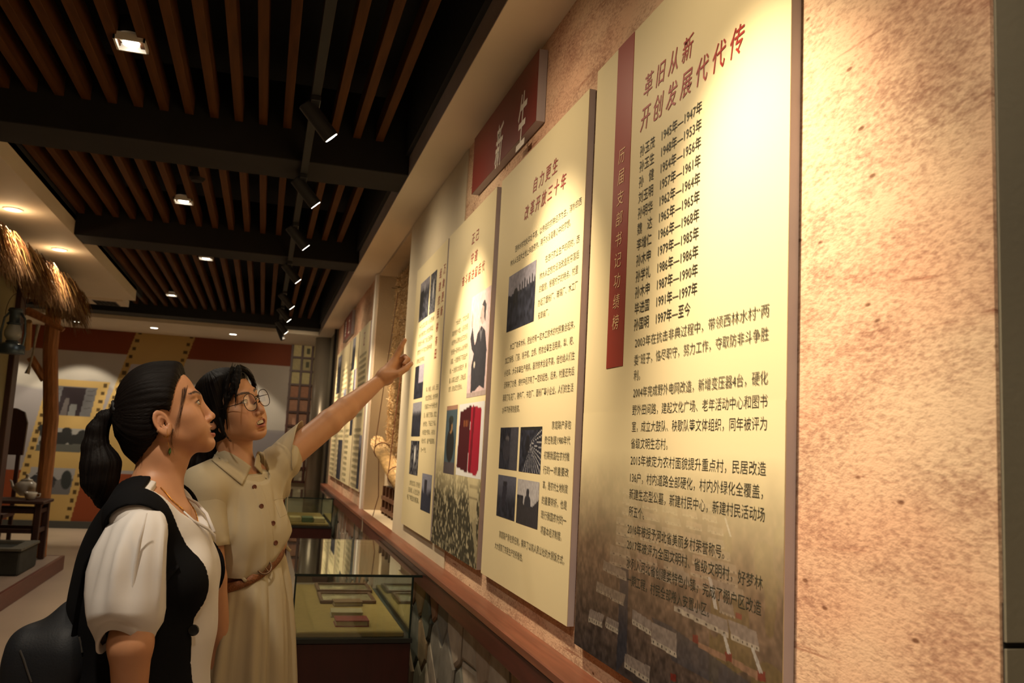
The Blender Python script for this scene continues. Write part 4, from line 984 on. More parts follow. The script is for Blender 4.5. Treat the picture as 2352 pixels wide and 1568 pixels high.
flat_item((.40, 9.52), .11, .2, .05, (0.48, 0.38, 0.18), 'cream booklet at left in the far display case')
flat_item((.525, 9.52), .11, .19, .05, (0.10, 0.14, 0.07), 'dark green booklet in the middle of the far display case')
flat_item((.645, 9.52), .11, .2, .045, (0.44, 0.36, 0.18), 'cream booklet at right in the far display case')
# ------------------------------------------------------------------ niche: straw thatch panel over a wooden lattice window
M['thatch_wall'] = mat('thatch_wall', (0.55, 0.34, 0.13), .8, vary=.5, vscale=26, stretch=(1, .35, 2.2), bump=.8, bscale=30)
nt_ = thing('straw_curtain', 'woven straw curtain hanging in the wall niche', 'straw curtain', (WX + .2, 6.4, 1.5))
straw_cols = [(0.68, 0.46, 0.22), (0.56, 0.36, 0.16), (0.78, 0.58, 0.32), (0.46, 0.27, 0.12)]
z_roll = at_x(885, 1025, WX + .10)[2]
zr0 = lambda y: 1.17 + (y - 5.75) * .185
MB().prism([(5.70, zr0(5.7) + .02), (7.2, zr0(7.2) + .02), (7.2, 2.80), (5.7, 2.80)], 'x', WX + .135, WX + .155).build('backing', M['thatch_wall'], nt_)
V, F, C = [], [], []
for i in range(14000):
    y = rg.uniform(5.72, 7.2); z = zr0(y) + (2.80 - zr0(y)) * rg.random(); L = rg.uniform(.04, .11); r = rg.uniform(.0018, .0042); c = straw_cols[rg.integers(4)]
    d = np.array([-rg.uniform(.0, .13), rg.uniform(-1, 1), rg.normal(0, .22) - .12]); d /= np.linalg.norm(d); p = np.array([WX + .128, y, z]); s = np.array([0, 0, 1.0]); k = len(V)
    for q, w in ((p - d * L * .5, r), (p + d * L * .5, r * .5)):
        V += [q + s * w, q + np.array([-1, 0, 0]) * w, q - s * w]; C += [c] * 3
    F += [(k, k + 1, k + 4, k + 3), (k + 1, k + 2, k + 5, k + 4), (k + 2, k, k + 3, k + 5)]
np_mesh('straw', np.array(V), np.array(F), M['straw'], nt_, smooth=False, col=np.array(C), kind='stuff')
a, b = at_x(858, 1010, WX + .12), at_x(912, 1070, WX + .12)
rl = nt_
ya_, yb_ = 7.22, 5.75
zr = lambda y: 1.17 + (y - 5.75) * .185
MB().tube([(WX + .055, ya_, zr(ya_)), (WX + .055, (ya_ + yb_) / 2, zr(6.5)), (WX + .055, yb_, zr(yb_))], [.05, .058, .055], 14).build('roll', M['thatch_wall'], rl, smooth=True)
V, F, C = [], [], []
for i in range(2600):
    y = rg.uniform(5.74, 7.16); w = rg.uniform(0, 6.28); r0 = .056; L = rg.uniform(.04, .10); c = straw_cols[rg.integers(4)]
    p = np.array([WX + .062 + r0 * math.cos(w), y, zr(y) + r0 * math.sin(w)]); nrm = np.array([math.cos(w), 0, math.sin(w)]); d = np.array([0, 1, .185]) + nrm * rg.uniform(0, .035); s = np.cross(nrm, d); k = len(V)
    for q, ww in ((p, .005), (p + d * L, .002)): V += [q + s * ww, q + nrm * ww, q - s * ww]; C += [c] * 3
    F += [(k, k + 1, k + 4, k + 3), (k + 1, k + 2, k + 5, k + 4), (k + 2, k, k + 3, k + 5)]
np_mesh('straw', np.array(V), np.array(F), M['straw'], rl, smooth=False, col=np.array(C), kind='stuff')
for y in (6.9, 6.05):
    MB().tube([(WX + .062 + .064 * math.cos(w), y, zr(y) + .064 * math.sin(w)) for w in np.linspace(0, 6.28, 16)], .004, 6).build('cord', mat('cord', (0.22, 0.08, 0.04), .8), rl)
    MB().tube([(WX + .0, y, zr(y)), (WX + .04, y, 1.9), (WX + .1, y, 2.64)], .003, 6).build('cord', M['ledge'], rl)
MB().tube([(WX + .0, 6.6, zr(6.6)), (WX + .02, 6.62, 1.05), (WX - .01, 6.64, .9)], .003, 6).build('cord', M['ledge'], rl)
wn_ = thing('lattice_window', 'brown wooden lattice window behind the straw roll in the niche', 'window', (WX + .13, 6.4, .9))
Mlw = mat('lattice_window_wood', (0.16, 0.07, 0.035), .5, vary=.3, vscale=8); zt_ = 1.11
for y in np.linspace(5.74, 7.0, 8): MB().box(WX + .10, WX + .125, y - .014, y + .014, .894, zt_).build('upright', Mlw, wn_)
for z in (.93, 1.02, 1.2, 1.33, 1.46): 
    if z < zt_: MB().box(WX + .095, WX + .13, 5.7, 7.03, z - .014, z + .014).build('rail', Mlw, wn_)
MB().box(WX + .135, WX + .155, 5.7, 7.05, .895, zt_).build('backing', mat('dark_backing', (0.02, 0.02, 0.024), .4), wn_)
# ------------------------------------------------------------------ smooth bodies: distance fields meshed with surface nets
def seg(a, b, ra, rb):
    a, b = np.array(a, np.float32), np.array(b, np.float32); ba = b - a; L2 = float(ba @ ba) + 1e-12
    def f(P):
        t = np.clip(((P - a) @ ba) / L2, 0, 1); d = P - a - t[:, None] * ba
        return np.sqrt((d * d).sum(1)) - (ra + (rb - ra) * t)
    return f
def ell(c, r, rot=None):
    c, r = np.array(c, np.float32), np.array(r, np.float32); Rm = None if rot is None else np.array(Matrix.Rotation(R(rot[1]), 3, rot[0]), np.float32)
    def f(P):
        q = P - c
        if Rm is not None: q = q @ Rm
        k0 = np.sqrt(((q / r) ** 2).sum(1)); k1 = np.sqrt(((q / (r * r)) ** 2).sum(1)) + 1e-9
        return k0 * (k0 - 1) / k1
    return f
def plane(p, n):
    p = np.array(p, np.float32); n = np.array(n, np.float32); n = n / np.linalg.norm(n)
    return lambda P: (P - p) @ n          # negative on the far side of the normal
def smin(a, b, k):
    if k <= 0: return np.minimum(a, b)
    h = np.clip(.5 + .5 * (b - a) / k, 0, 1); return b + (a - b) * h - k * h * (1 - h)
def smax(a, b, k): return -smin(-a, -b, k)
class Field:
    def __init__(s): s.ops = []
    def u(s, f, k=0.01): s.ops.append(('u', f, k)); return s
    def cut(s, f, k=0.004): s.ops.append(('s', f, k)); return s
    def keep(s, f, k=0.004): s.ops.append(('i', f, k)); return s
    def sym(s, fn, *a, k=0.01, op='u', **kw):
        for sg_ in (-1, 1):
            q = [(x[0] * sg_, *x[1:]) if hasattr(x, '__len__') and i < kw.get('n', 9) else x for i, x in enumerate(a)]
            s.ops.append((op, fn(*q), k))
        return s
    def clone(s):
        c = Field(); c.ops = list(s.ops); return c
    def __call__(s, P):
        d = None
        for o, f, k in s.ops:
            v = f(P)
            if d is None: d = v
            elif o == 'u': d = smin(d, v, k)
            elif o == 's': d = smax(d, -v, k)
            else: d = smax(d, v, k)
        return d
def nets(f, lo, hi, h, steps=1):
    lo = np.array(lo, float); hi = np.array(hi, float)
    n = np.ceil((hi - lo) / h).astype(int) + 1
    B = 4; nb = np.ceil(n / B).astype(int); n = nb * B + 1
    cx = [lo[i] + (np.arange(nb[i]) + .5) * B * h for i in range(3)]
    C = np.stack(np.meshgrid(*cx, indexing='ij'), -1).reshape(-1, 3).astype(np.float32)
    dc = f(C); act = np.abs(dc) < B * h * 0.87 * 1.5 + .004
    G = np.repeat(np.repeat(np.repeat(dc.reshape(nb), B, 0), B, 1), B, 2); G = np.pad(G, ((0, 1),) * 3, mode='edge').astype(np.float32)
    need = np.zeros(n, bool)
    A = act.reshape(nb)
    N = np.repeat(np.repeat(np.repeat(A, B, 0), B, 1), B, 2)
    need[:-1, :-1, :-1] |= N; need[1:, :-1, :-1] |= N; need[:-1, 1:, :-1] |= N; need[:-1, :-1, 1:] |= N; need[1:, 1:, 1:] |= N; need[1:, 1:, :-1] |= N; need[1:, :-1, 1:] |= N; need[:-1, 1:, 1:] |= N
    I = np.argwhere(need); P = (lo + I * h).astype(np.float32)
    vals = np.concatenate([f(P[i:i + 200000]) for i in range(0, len(P), 200000)]) if len(P) else np.zeros(0)
    G[tuple(I.T)] = vals
    S = G < 0
    c8 = [S[dx:n[0] - 1 + dx, dy:n[1] - 1 + dy, dz:n[2] - 1 + dz] for dx in (0, 1) for dy in (0, 1) for dz in (0, 1)]
    sm = sum(c.astype(np.int8) for c in c8); cell = (sm > 0) & (sm < 8)
    Ci = np.argwhere(cell); idx = -np.ones(cell.shape, np.int32); idx[tuple(Ci.T)] = np.arange(len(Ci))
    off = np.array([(dx, dy, dz) for dx in (0, 1) for dy in (0, 1) for dz in (0, 1)])
    vv = np.stack([G[tuple((Ci + o).T)] for o in off], 1)
    acc = np.zeros((len(Ci), 3)); cnt = np.zeros(len(Ci))
    for a in range(8):
        for b in range(a + 1, 8):
            if np.abs(off[a] - off[b]).sum() != 1: continue
            va, vb = vv[:, a], vv[:, b]; m = (va < 0) != (vb < 0)
            t = np.where(m, va / np.where(m, va - vb, 1), 0)
            acc += np.where(m[:, None], off[a] + (off[b] - off[a]) * t[:, None], 0); cnt += m
    V = lo + (Ci + acc / cnt[:, None]) * h
    F = []
    for ax in range(3):
        sl0 = [slice(None)] * 3; sl1 = [slice(None)] * 3; sl0[ax] = slice(0, -1); sl1[ax] = slice(1, None)
        ch = S[tuple(sl0)] != S[tuple(sl1)]
        E = np.argwhere(ch); o1, o2 = [(1, 2), (2, 0), (0, 1)][ax]
        ok = (E[:, o1] > 0) & (E[:, o2] > 0) & (E[:, o1] < n[o1] - 1) & (E[:, o2] < n[o2] - 1); E = E[ok]
        def cid(d1, d2):
            q = E.copy(); q[:, o1] += d1; q[:, o2] += d2; return idx[tuple(q.T)]
        Q = np.stack([cid(-1, -1), cid(0, -1), cid(0, 0), cid(-1, 0)], 1)
        inside = S[tuple(E.T)]; Q[~inside] = Q[~inside][:, ::-1]; F.append(Q)
    F = np.concatenate(F); F = F[(F >= 0).all(1)]
    e = h * .4
    for _ in range(steps):
        V32 = V.astype(np.float32); d0 = f(V32); g = np.stack([f(V32 + np.eye(3, dtype=np.float32)[i] * e) - f(V32 - np.eye(3, dtype=np.float32)[i] * e) for i in range(3)], 1) / (2 * e)
        g2 = (g * g).sum(1) + 1e-6; st = np.clip(d0 / np.maximum(g2, .25), -h * .6, h * .6); V = V - g * st[:, None]
    return V, F
def join(parts):
    Vs, Fs, k = [], [], 0
    for V, F in parts: Vs.append(V); Fs.append(F + k); k += len(V)
    return np.concatenate(Vs), np.concatenate(Fs)
class Frame:
    def __init__(s, O, az, pitch=0, roll=0, lean=(0, 0), z0=1.05):
        az, p, r = R(az), R(pitch), R(roll); F0 = np.array([math.sin(az), math.cos(az), 0]); R0 = np.array([math.cos(az), -math.sin(az), 0]); U0 = np.array([0, 0, 1.0])
        F = F0 * math.cos(p) + U0 * math.sin(p); U = U0 * math.cos(p) - F0 * math.sin(p)
        s.Rx = R0 * math.cos(r) - U * math.sin(r); s.Ux = U * math.cos(r) + R0 * math.sin(r); s.Fx = F; s.O = np.array(O, float); s.lean = lean; s.z0 = z0
        s.M = np.stack([s.Rx, s.Fx, s.Ux], 1)         # local -> world columns
    def w(s, P):
        P = np.atleast_2d(np.asarray(P, float)); q = s.O + P @ s.M.T
        if s.lean != (0, 0):
            k = np.clip(q[:, 2] - s.z0, 0, 9); q = q.copy(); q[:, 0] += s.lean[0] * k; q[:, 1] += s.lean[1] * k
        return q
    def l(s, Q):
        Q = np.asarray(Q, np.float32)
        if s.lean != (0, 0):
            k = np.clip(Q[:, 2] - s.z0, 0, 9); Q = Q.copy(); Q[:, 0] -= s.lean[0] * k; Q[:, 1] -= s.lean[1] * k
        return ((Q - s.O) @ s.M).astype(np.float32)
    def p(s, *a): return s.w([a])[0]
def in_frame(fr, f): return lambda P: f(fr.l(P))
# ---- a woman's head: x to her right, y forward, z up, origin at eye level
def head_field(mouth=0.5, smile=0.0, ear_y=-.018, nose=1.0, jaw=1.0, chin=0.0, es=.80, ear_z=-.016):
    H = Field()
    H.u(ell((0, -.008, .028), (.0725, .086, .080)))
    H.u(ell((0, .020, -.020), (.062, .062, .078)), .02)
    H.u(ell((0, .026, -.068), (.046 * jaw, .050 + chin * .6, .046)), .02)
    H.sym(seg, (.052 * jaw, -.006, -.050), (.020, .058 + chin, -.094), .016, .014, k=.022)
    H.u(ell((0, .064 + chin, -.098), (.021, .018, .017)), .016)
    H.sym(ell, (.040, .048, -.026), (.024, .026, .022), k=.02, n=1)
    H.sym(ell, (.032, .054, -.056), (.024, .026, .028), k=.022, n=1)
    H.sym(seg, (.038, .066, .020), (.010, .078, .016), .0095, .0085, k=.014)
    H.sym(ell, (.030, .094, .002), (.017, .016, .0125), k=.014, op='s', n=1)            # eye hollows
    H.sym(ell, (.0305, .0655, .000), (.0150, .0158, .0142), k=.005, n=1)                    # lids
    H.u(seg((0, .080, .008), (0, .098 * nose, -.034), .0055, .0085), .012)
    H.u(ell((0, .1015 * nose, -.0385), (.0095, .0085, .0078)), .006)
    H.sym(ell, (.0115, .0905, -.0435), (.0068, .0085, .0062), k=.005, n=1)
    H.sym(ell, (.0062, .0965, -.0500), (.0032, .0052, .0034), k=.002, op='s', n=1)          # nostrils
    H.u(ell((0, .072 + chin * .4, -.066), (.026, .016, .020)), .012)                               # muzzle
    zc, w = -.0715 + .002, .0250 + .003 * smile; c4_ = chin * .45
    for sg_ in (-1, 1):
        H.u(seg((sg_ * w, .0715 - .002 * smile + c4_, zc + .004 * smile), (sg_ * .004, .0895 + c4_, zc + .0045 + .0015 * mouth), .0030, .0046), .004)
        H.u(seg((sg_ * w, .0715 - .002 * smile + c4_, zc + .004 * smile), (sg_ * .002, .0865 + c4_, zc - .0060 - .005 * mouth), .0030, .0052), .004)
    H.cut(ell((0, .086 + c4_, zc - .001 * mouth + .001 * smile), (.0190 + .003 * smile, .021, .0012 + .0055 * mouth)), .002)
    H.cut(ell((0, .078, -.086 - .003 * mouth), (.016, .006, .004)), .010)
    H.sym(lambda c, r: ell(c, r), (.031, .086, -.0005), (.0128, .018, .0052), k=.0015, op='s', n=1)   # lid opening
    # ears
    for sg_ in (-1, 1):
        def ear(P, sg_=sg_):
            q = (P - np.array([sg_ * .0735, ear_y - .004, ear_z], np.float32)) / es
            t = R(-12); u = q[:, 1] * math.cos(t) - q[:, 2] * math.sin(t); v = q[:, 1] * math.sin(t) + q[:, 2] * math.cos(t)
            o = q[:, 0] * sg_ + u * .42                         # flares outward at the back
            uu = u / (.0165 + .05 * np.clip(v, -.03, .03) * .25); vv = v / .030
            rr = np.sqrt(uu * uu + vv * vv) + 1e-6
            rim = np.sqrt(((rr - 1) * .0165 * .85) ** 2 + (o - .004) ** 2) - (.0034 + .0016 * (v < -.012))
            plate = np.maximum((rr - 1) * .016, np.abs(o) - .0030)
            bowl = np.sqrt(((u - .0035) / .0070) ** 2 + ((v + .006) / .0105) ** 2 + ((o - .004) / .0050) ** 2) - 1
            anti = np.sqrt(((np.sqrt(((u - .003) / .0085) ** 2 + ((v + .002) / .0165) ** 2) - 1) * .0095) ** 2 + (o - .0040) ** 2) - .0021
            d = smin(plate, rim, .003); d = smin(d, anti, .002); d = smax(d, -bowl * .006, .002)
            tr = np.sqrt((u - .0135) ** 2 + (v + .007) ** 2 + (o - .002) ** 2) - .0042
            lobe = np.sqrt(((u + .0) / .0085) ** 2 + ((v + .028) / .0095) ** 2 + ((o - .001) / .0045) ** 2) - 1
            return smin(smin(d, tr, .003), lobe * .0045, .004) * es
        H.u(ear, .004)
    return H
def eye_parts(fr, parent, look=(0.0, 0.0), lid='brown'):
    for sg_ in (-1, 1):
        c = np.array([sg_ * .0305, .0665, .0]); r = .0138
        u, v = np.meshgrid(np.linspace(0, 2 * math.pi, 33)[:-1], np.linspace(0, math.pi, 25))
        lx, lz = look; f = np.array([lx, 1.0, lz]); f /= np.linalg.norm(f); a = np.cross(f, [0, 0, 1.0]); a /= np.linalg.norm(a); b = np.cross(a, f)
        D = np.cos(v)[..., None] * f + np.sin(v)[..., None] * (np.cos(u)[..., None] * a + np.sin(u)[..., None] * b)
        P = (c + D * r).reshape(-1, 3); ang = v.ravel()
        col = np.where((ang < .20)[:, None], (0.004, 0.004, 0.004), np.where((ang < .46)[:, None], (0.035, 0.014, 0.006), (0.62, 0.56, 0.52)))
        n, m = u.shape[1], u.shape[0]; i = np.arange(n * m).reshape(m, n); j = np.roll(i, -1, 1)
        F = np.stack([i[:-1], i[1:], j[1:], j[:-1]], -1).reshape(-1, 4)
        np_mesh('eye', fr.w(P), F, M['eye'], parent, smooth=True, col=col)
def lashes(fr, parent):
    for sg_ in (-1, 1):
        for up, r in ((1, .0011), (-1, .0005)):
            L = []
            for t in np.linspace(-1, 1, 13):
                x = .0305 + .0135 * t; z = up * .0052 * math.sqrt(max(0, 1 - t * t)) + .0005 * t * (t > 0)
                y = .0660 + math.sqrt(max(.00001, .0160 ** 2 - ((x - .0305) * .95) ** 2 - z * z)); L.append(fr.p(sg_ * x, y, z))
            MB().tube(L, [r * (.5 + .5 * math.sin(i / 12 * math.pi)) for i in range(13)], 6).build('eyelashes' if up > 0 else 'lower_lashes', M['hair'], parent, smooth=True)
def teeth_part(fr, parent, n=8, z=-.067, w=.0175, y=.0845):
    mb = MB()
    for k in range(n):
        t = (k + .5) / n * 2 - 1; x = t * w; yy = y - .0075 * t * t; hw = w / n * .94
        V = [fr.p(x + a * hw, yy + b, z + c) for a in (-1, 1) for b in (-.003, .0) for c in (-.0065, .004)]
        mb.add(V, [(0, 1, 3, 2), (4, 6, 7, 5), (0, 4, 5, 1), (2, 3, 7, 6), (1, 5, 7, 3), (0, 2, 6, 4)])
    mb.build('teeth', M['teeth'], parent)['kind'] = 'stuff'
def skin_col(fr, base=(0.50, 0.245, 0.128), brow=True, mouth_z=-.0715, lipc=(0.40, 0.12, 0.085)):
    def c(Vw):
        q = fr.l(Vw); x, y, z = np.abs(q[:, 0]), q[:, 1], q[:, 2]; C = np.tile(np.array(base), (len(q), 1))
        def blend(m, col):
            nonlocal C
            m = np.clip(m, 0, 1)[:, None]; C = C * (1 - m) + np.array(col) * m
        blend((1 - np.sqrt(((x - .038) / .026) ** 2 + ((z + .036) / .022) ** 2)) * .55 * (y > .03), (0.56, 0.255, 0.165))
        blend((1 - np.sqrt((x / .013) ** 2 + ((z + .040) / .012) ** 2)) * .4 * (y > .08), (0.56, 0.26, 0.17))
        d = np.sqrt((x / .0275) ** 2 + ((z - mouth_z + .001) / .0135) ** 2); blend((1 - d) * 5 * (y > .066), lipc)
        blend((1.0 - np.sqrt((x / .019) ** 2 + ((z - mouth_z) / .0045) ** 2)) * 4 * (y > .05) * (y < .083), (0.05, 0.012, 0.010))
        if brow:
            bz = .0195 + .0055 * np.sin(np.clip((x - .010) / .042, 0, 1) * 2.6) ; blend((1 - np.abs(z - bz) / (.0046 - .0022 * np.clip((x - .03) / .02, 0, 1))) * 3.0 * (x > .010) * (x < .050) * (y > .045) * .8, (0.045, 0.022, 0.014))
        e = np.sqrt(((x - .031) / .0128) ** 2 + (z / .0056) ** 2); blend((1 - np.abs(e - 1) / .20) * (y > .055) * (z > -.0015), (0.03, 0.014, 0.01))
        blend((1 - np.sqrt(((x - .075) / .02) ** 2 + ((y + .02) / .03) ** 2 + ((z + .016) / .035) ** 2)) * .5, (0.52, 0.22, 0.14))
        return C
    return c
def torso_field(s=1.0, slim=1.0, dp=1.0, bust=1.0):
    T = Field()
    T.u(ell((0, -.005, 1.185), (.132 * slim, .092 * dp, .165)))
    T.u(ell((0, -.012, 1.270), (.140 * slim, .072 * dp, .075)), .03)
    T.sym(seg, (0.02, -.022, 1.345), (.135, -.018, 1.305), .040, .042, k=.03)
    T.sym(ell, (.062 * slim, .060 * dp, 1.165), (.056 * slim, .048 * bust, .058), k=.035, n=1)
    T.u(ell((0, -.002, 1.03), (.118 * slim, .084 * dp, .12)), .04)
    T.u(ell((0, -.012, .87), (.158 * slim, .112 * dp, .13)), .05)
    T.sym(seg, (.080, -.005, .84), (.078, .005, .47), .082, .052, k=.03)
    T.sym(seg, (.078, .000, .47), (.078, -.015, .08), .050, .034, k=.02)
    T.sym(seg, (.078, -.03, .045), (.085, .12, .03), .030, .024, k=.02)
    return T
def hand_down(Fd, fr, wr, palm_dir, side_dir):
    """relaxed hanging hand: wrist point, direction down, thumb side; all in world space"""
    w, d, t = map(np.array, (wr, palm_dir, side_dir)); n = np.cross(d, t)
    Fd.u(seg(w, w + d * .035, .024, .026), .015)
    for k in range(4):
        o = t * (.024 - .0165 * k); kn = w + d * (.082 - .004 * abs(k - 1)) + o
        Fd.u(seg(w + d * .02 + o * .6, kn, .016, .0115), .012)
        L = (.040, .045, .041, .031)[k]; a = kn + d * L * .95 - n * .008; b = a + d * L * .6 - n * .012; c = b + d * L * .42 - n * .014
        Fd.u(seg(kn, a, .0098, .0090), .003).u(seg(a, b, .0088, .0080), .003).u(seg(b, c, .0078, .0068), .003)
    a = w + d * .025 + t * .026; b = a + d * .035 + t * .018 - n * .012; c = b + d * .028 + t * .002 - n * .008
    Fd.u(seg(w + d * .01 + t * .01, a, .017, .014), .01).u(seg(a, b, .013, .0115), .006).u(seg(b, c, .0108, .0085), .003)
def loft(rings, closed=True):
    """rings: list of (n,3) arrays -> grid mesh"""
    m, n = len(rings), len(rings[0]); i = np.arange(m * n).reshape(m, n)
    if closed: j = np.roll(i, -1, 1); F = np.stack([i[:-1], j[:-1], j[1:], i[1:]], -1).reshape(-1, 4)
    else: F = np.stack([i[:-1, :-1], i[:-1, 1:], i[1:, 1:], i[1:, :-1]], -1).reshape(-1, 4)
    return np.concatenate(rings), F
def solid(o, t, off=-1.0):
    md = o.modifiers.new('thick', 'SOLIDIFY'); md.thickness = t; md.offset = off; return o
M['skin'] = mat('skin', (0.5, 0.285, 0.175), 0.48, attr=True, spec=0.4, bump=0.05, bscale=500, sss=0.12, vary=.06, vscale=40)
M['eye'] = mat('eyeball', (1, 1, 1), 0.08, attr=True, spec=.6)
M['teeth'] = mat('teeth', (0.72, 0.66, 0.55), 0.25)
def hair_mat(name, col=(0.0065, 0.0048, 0.0045)):
    m = bpy.data.materials.new(name); m.use_nodes = True; nt = m.node_tree; N = nt.nodes; b = N['Principled BSDF']
    b.inputs['Roughness'].default_value = 0.55; b.inputs['Specular IOR Level'].default_value = .12
    a = N.new('ShaderNodeAttribute'); a.attribute_name = 'strand'; mp = N.new('ShaderNodeMapping'); mp.inputs['Scale'].default_value = (1, 1, 1)
    nt.links.new(a.outputs['Vector'], mp.inputs[0])
    n = N.new('ShaderNodeTexNoise'); n.inputs['Scale'].default_value = 1.0; n.inputs['Detail'].default_value = 4; nt.links.new(mp.outputs[0], n.inputs['Vector'])
    rp = N.new('ShaderNodeValToRGB'); rp.color_ramp.elements[0].position = .35; rp.color_ramp.elements[1].position = .72
    rp.color_ramp.elements[0].color = (col[0] * .5, col[1] * .5, col[2] * .5, 1); rp.color_ramp.elements[1].color = (col[0] * 1.7, col[1] * 1.6, col[2] * 1.5, 1)
    nt.links.new(n.outputs[0], rp.inputs[0]); nt.links.new(rp.outputs[0], b.inputs['Base Color'])
    bp = N.new('ShaderNodeBump'); bp.inputs['Strength'].default_value = .5; bp.inputs['Distance'].default_value = .002; nt.links.new(n.outputs[0], bp.inputs['Height']); nt.links.new(bp.outputs[0], b.inputs['Normal'])
    return m
M['hair'] = hair_mat('black_hair')
def wisps(name, strands, parent, r=.0006):
    mb = MB()
    for pts, rr in strands:
        mb.tube(pts, [rr * (1 - .7 * i / (len(pts) - 1)) for i in range(len(pts))], 4)
    o = mb.build(name, M['hair'], parent); o['kind'] = 'stuff'; return o
# ------------------------------------------------------------------ LEFT WOMAN: black vest over white blouse, ponytail, seen in profile
def bez(a, b, c, n=8):
    a, b, c = map(np.array, (a, b, c)); return [a * (1 - t) ** 2 + b * 2 * t * (1 - t) + c * t * t for t in np.linspace(0, 1, n)]
LY = 2.15
lw = thing('person', 'woman with black ponytail, white puff sleeve blouse, black vest and backpack, looking up', 'person', (-.26, LY, 0), 'two visitors at the exhibition wall')
hp = Frame((0, 0, 0), 87, 19, 0)
nose_t = at(494, 954, LY + .02)
hp.O = nose_t - hp.M @ np.array([0, .106, -.0385])
HF = head_field(mouth=1.05, smile=1.3, ear_y=-.002, ear_z=-.025, nose=.965, chin=.009)
lbz = at(378, 1108, LY)          # base of neck
lf = Frame((lbz[0], lbz[1], 0), 97, lean=(-.05, 0.0), z0=1.0)
lf.O[0] += .05 * .33
LT = torso_field(slim=1.02, bust=.75)
zo = -.035                       # she is a little shorter than the template
def l_torso(P):
    q = lf.l(P); q[:, 2] -= zo; return LT(q)
neck_top = hp.p(0, -.030, -.055); neck_mid = hp.p(0, -.022, -.095)
LB = Field(); LB.u(l_torso)
LB.u(seg(lf.p(0, -.025, 1.315 + zo), neck_mid, .056, .052), .03)
LB.u(seg(neck_mid, neck_top, .052, .050), .02)
LB.u(in_frame(hp, HF), .012)
# sternomastoid cord
LB.u(seg(hp.p(.040, -.025, -.09), lf.p(.012, .045, 1.315 + zo), .008, .006), .025)
LB.u(seg(lf.p(.02, .05, 1.305 + zo), lf.p(.13, .01, 1.325 + zo), .006, .006), .016)       # collar bone
rs = lf.p(.150, -.012, 1.285 + zo); re = at(300, 1478, LY - .20); rw = at(296, 1720, LY - .14)
ls = lf.p(-.150, -.018, 1.285 + zo); le = lf.p(-.20, -.01, 1.02 + zo); lwr = lf.p(-.19, .06, .80 + zo)
LB.u(seg(lf.p(.13, -.018, 1.29 + zo), rs, .038, .036), .02).u(seg(rs, re, .037, .039), .02).u(seg(re, rw, .041, .025), .02)
LB.u(seg(lf.p(-.13, -.018, 1.29 + zo), ls, .045, .044), .02).u(seg(ls, le, .042, .036), .02).u(seg(le, lwr, .037, .024), .02)
dn = np.array([0, 0.05, -1.0]); dn /= np.linalg.norm(dn)
hand_down(LB, lf, rw, dn, lf.Fx * .97); hand_down(LB, lf, lwr, dn, lf.Fx * .97)
zc = lbz[2] - .17
def skin_thing(field, boxes, colf, parent, name='body'):
    V, F = join([nets(field, lo, hi, h) for lo, hi, h in boxes]); return np_mesh(name, V, F, M['skin'], parent, col=colf(V))
lx, ly = lf.O[0], lf.O[1]
skin_thing(LB, [((lx - .26, ly - .26, zc), (lx + .26, ly + .26, 1.66), .0026), ((lx - .33, ly - .33, -.01), (lx + .3, ly + .3, zc + .006), .007)], skin_col(hp), lw)
lashes(hp, lw); eye_parts(hp, lw, look=(-.10, .22)); teeth_part(hp, lw, z=-.0665, y=.0885)
# hair: cap combed back to a tie, then the ponytail
def hair_uv(fr, tie, f_sc=70.0):
    def g(Vw):
        q = fr.l(Vw) - np.array(tie); ax = np.array([0, 1, .18]); ax = ax / np.linalg.norm(ax)
        e1 = np.array([1, 0, 0]); e2 = np.cross(ax, e1); a = np.arctan2(q @ e1, q @ e2); r = np.sqrt((q ** 2).sum(1))
        return np.stack([np.cos(a) * f_sc, np.sin(a) * f_sc, r * 14], 1)
    return g
HC = Field()
HC.u(ell((0, -.004, .034), (.0815, .090, .084)))
HC.u(ell((0, -.040, -.022), (.074, .066, .074)), .03)
HC.u(ell((0, .042, .074), (.052, .036, .030)), .02)
HC.u(seg((0, -.060, -.060), (0, -.048, -.100), .042, .034), .02)
tie_l = hp.l([at(270, 944, LY)])[0].astype(float); tie_l[0] = 0
HC.u(seg((0, -.075, .0), tuple(tie_l), .040, .016), .022)
# hairline: swept from the brow over the ear to the nape
def face_cut(P):
    x, y, z = np.abs(P[:, 0]), P[:, 1], P[:, 2]
    a = (y - (.066 - .28 * x - np.clip(.070 - z, 0, 1) * .40)) * .9         # in front of the hairline
    ear = np.sqrt(((y + .004) / .022) ** 2 + ((z + .026) / .030) ** 2) - 1
    low = (-z - .034 - (-.006 - y) * .95) * .7                              # beneath the line from ear to nape
    b = low
    return -np.maximum(np.maximum(a, b), -ear * .03 * np.where(x > .05, 1, 0) - np.where(x > .05, 0, 1))
HC.cut(face_cut, .010)
def hc_disp(P):
    q = P - tie_l; a = np.arctan2(q[:, 0], q[:, 2] + .18 * q[:, 1])
    return HC(P) + .0005 * np.sin(a * 46 + 3 * np.sin(a * 7)) + .0004 * np.sin(a * 91 + 2 * np.sin(a * 5))
V, F = nets(in_frame(hp, hc_disp), hp.O - .17, hp.O + .17, .0028)
hair = np_mesh('hair', V, F, M['hair'], lw, uv=hair_uv(hp, tie_l)(V))
PQ = [(262, 946, .010), (240, 960, .016), (224, 988, .021), (219, 1028, .027), (231, 1068, .041), (230, 1105, .037), (236, 1148, .016), (246, 1172, .006)]
PT = [at(x, y, LY + .01) for x, y, r in PQ]; PR = [r for x, y, r in PQ]
PF = Field()
for i in range(7): PF.u(seg(PT[i], PT[i + 1], PR[i], PR[i + 1]), .012)
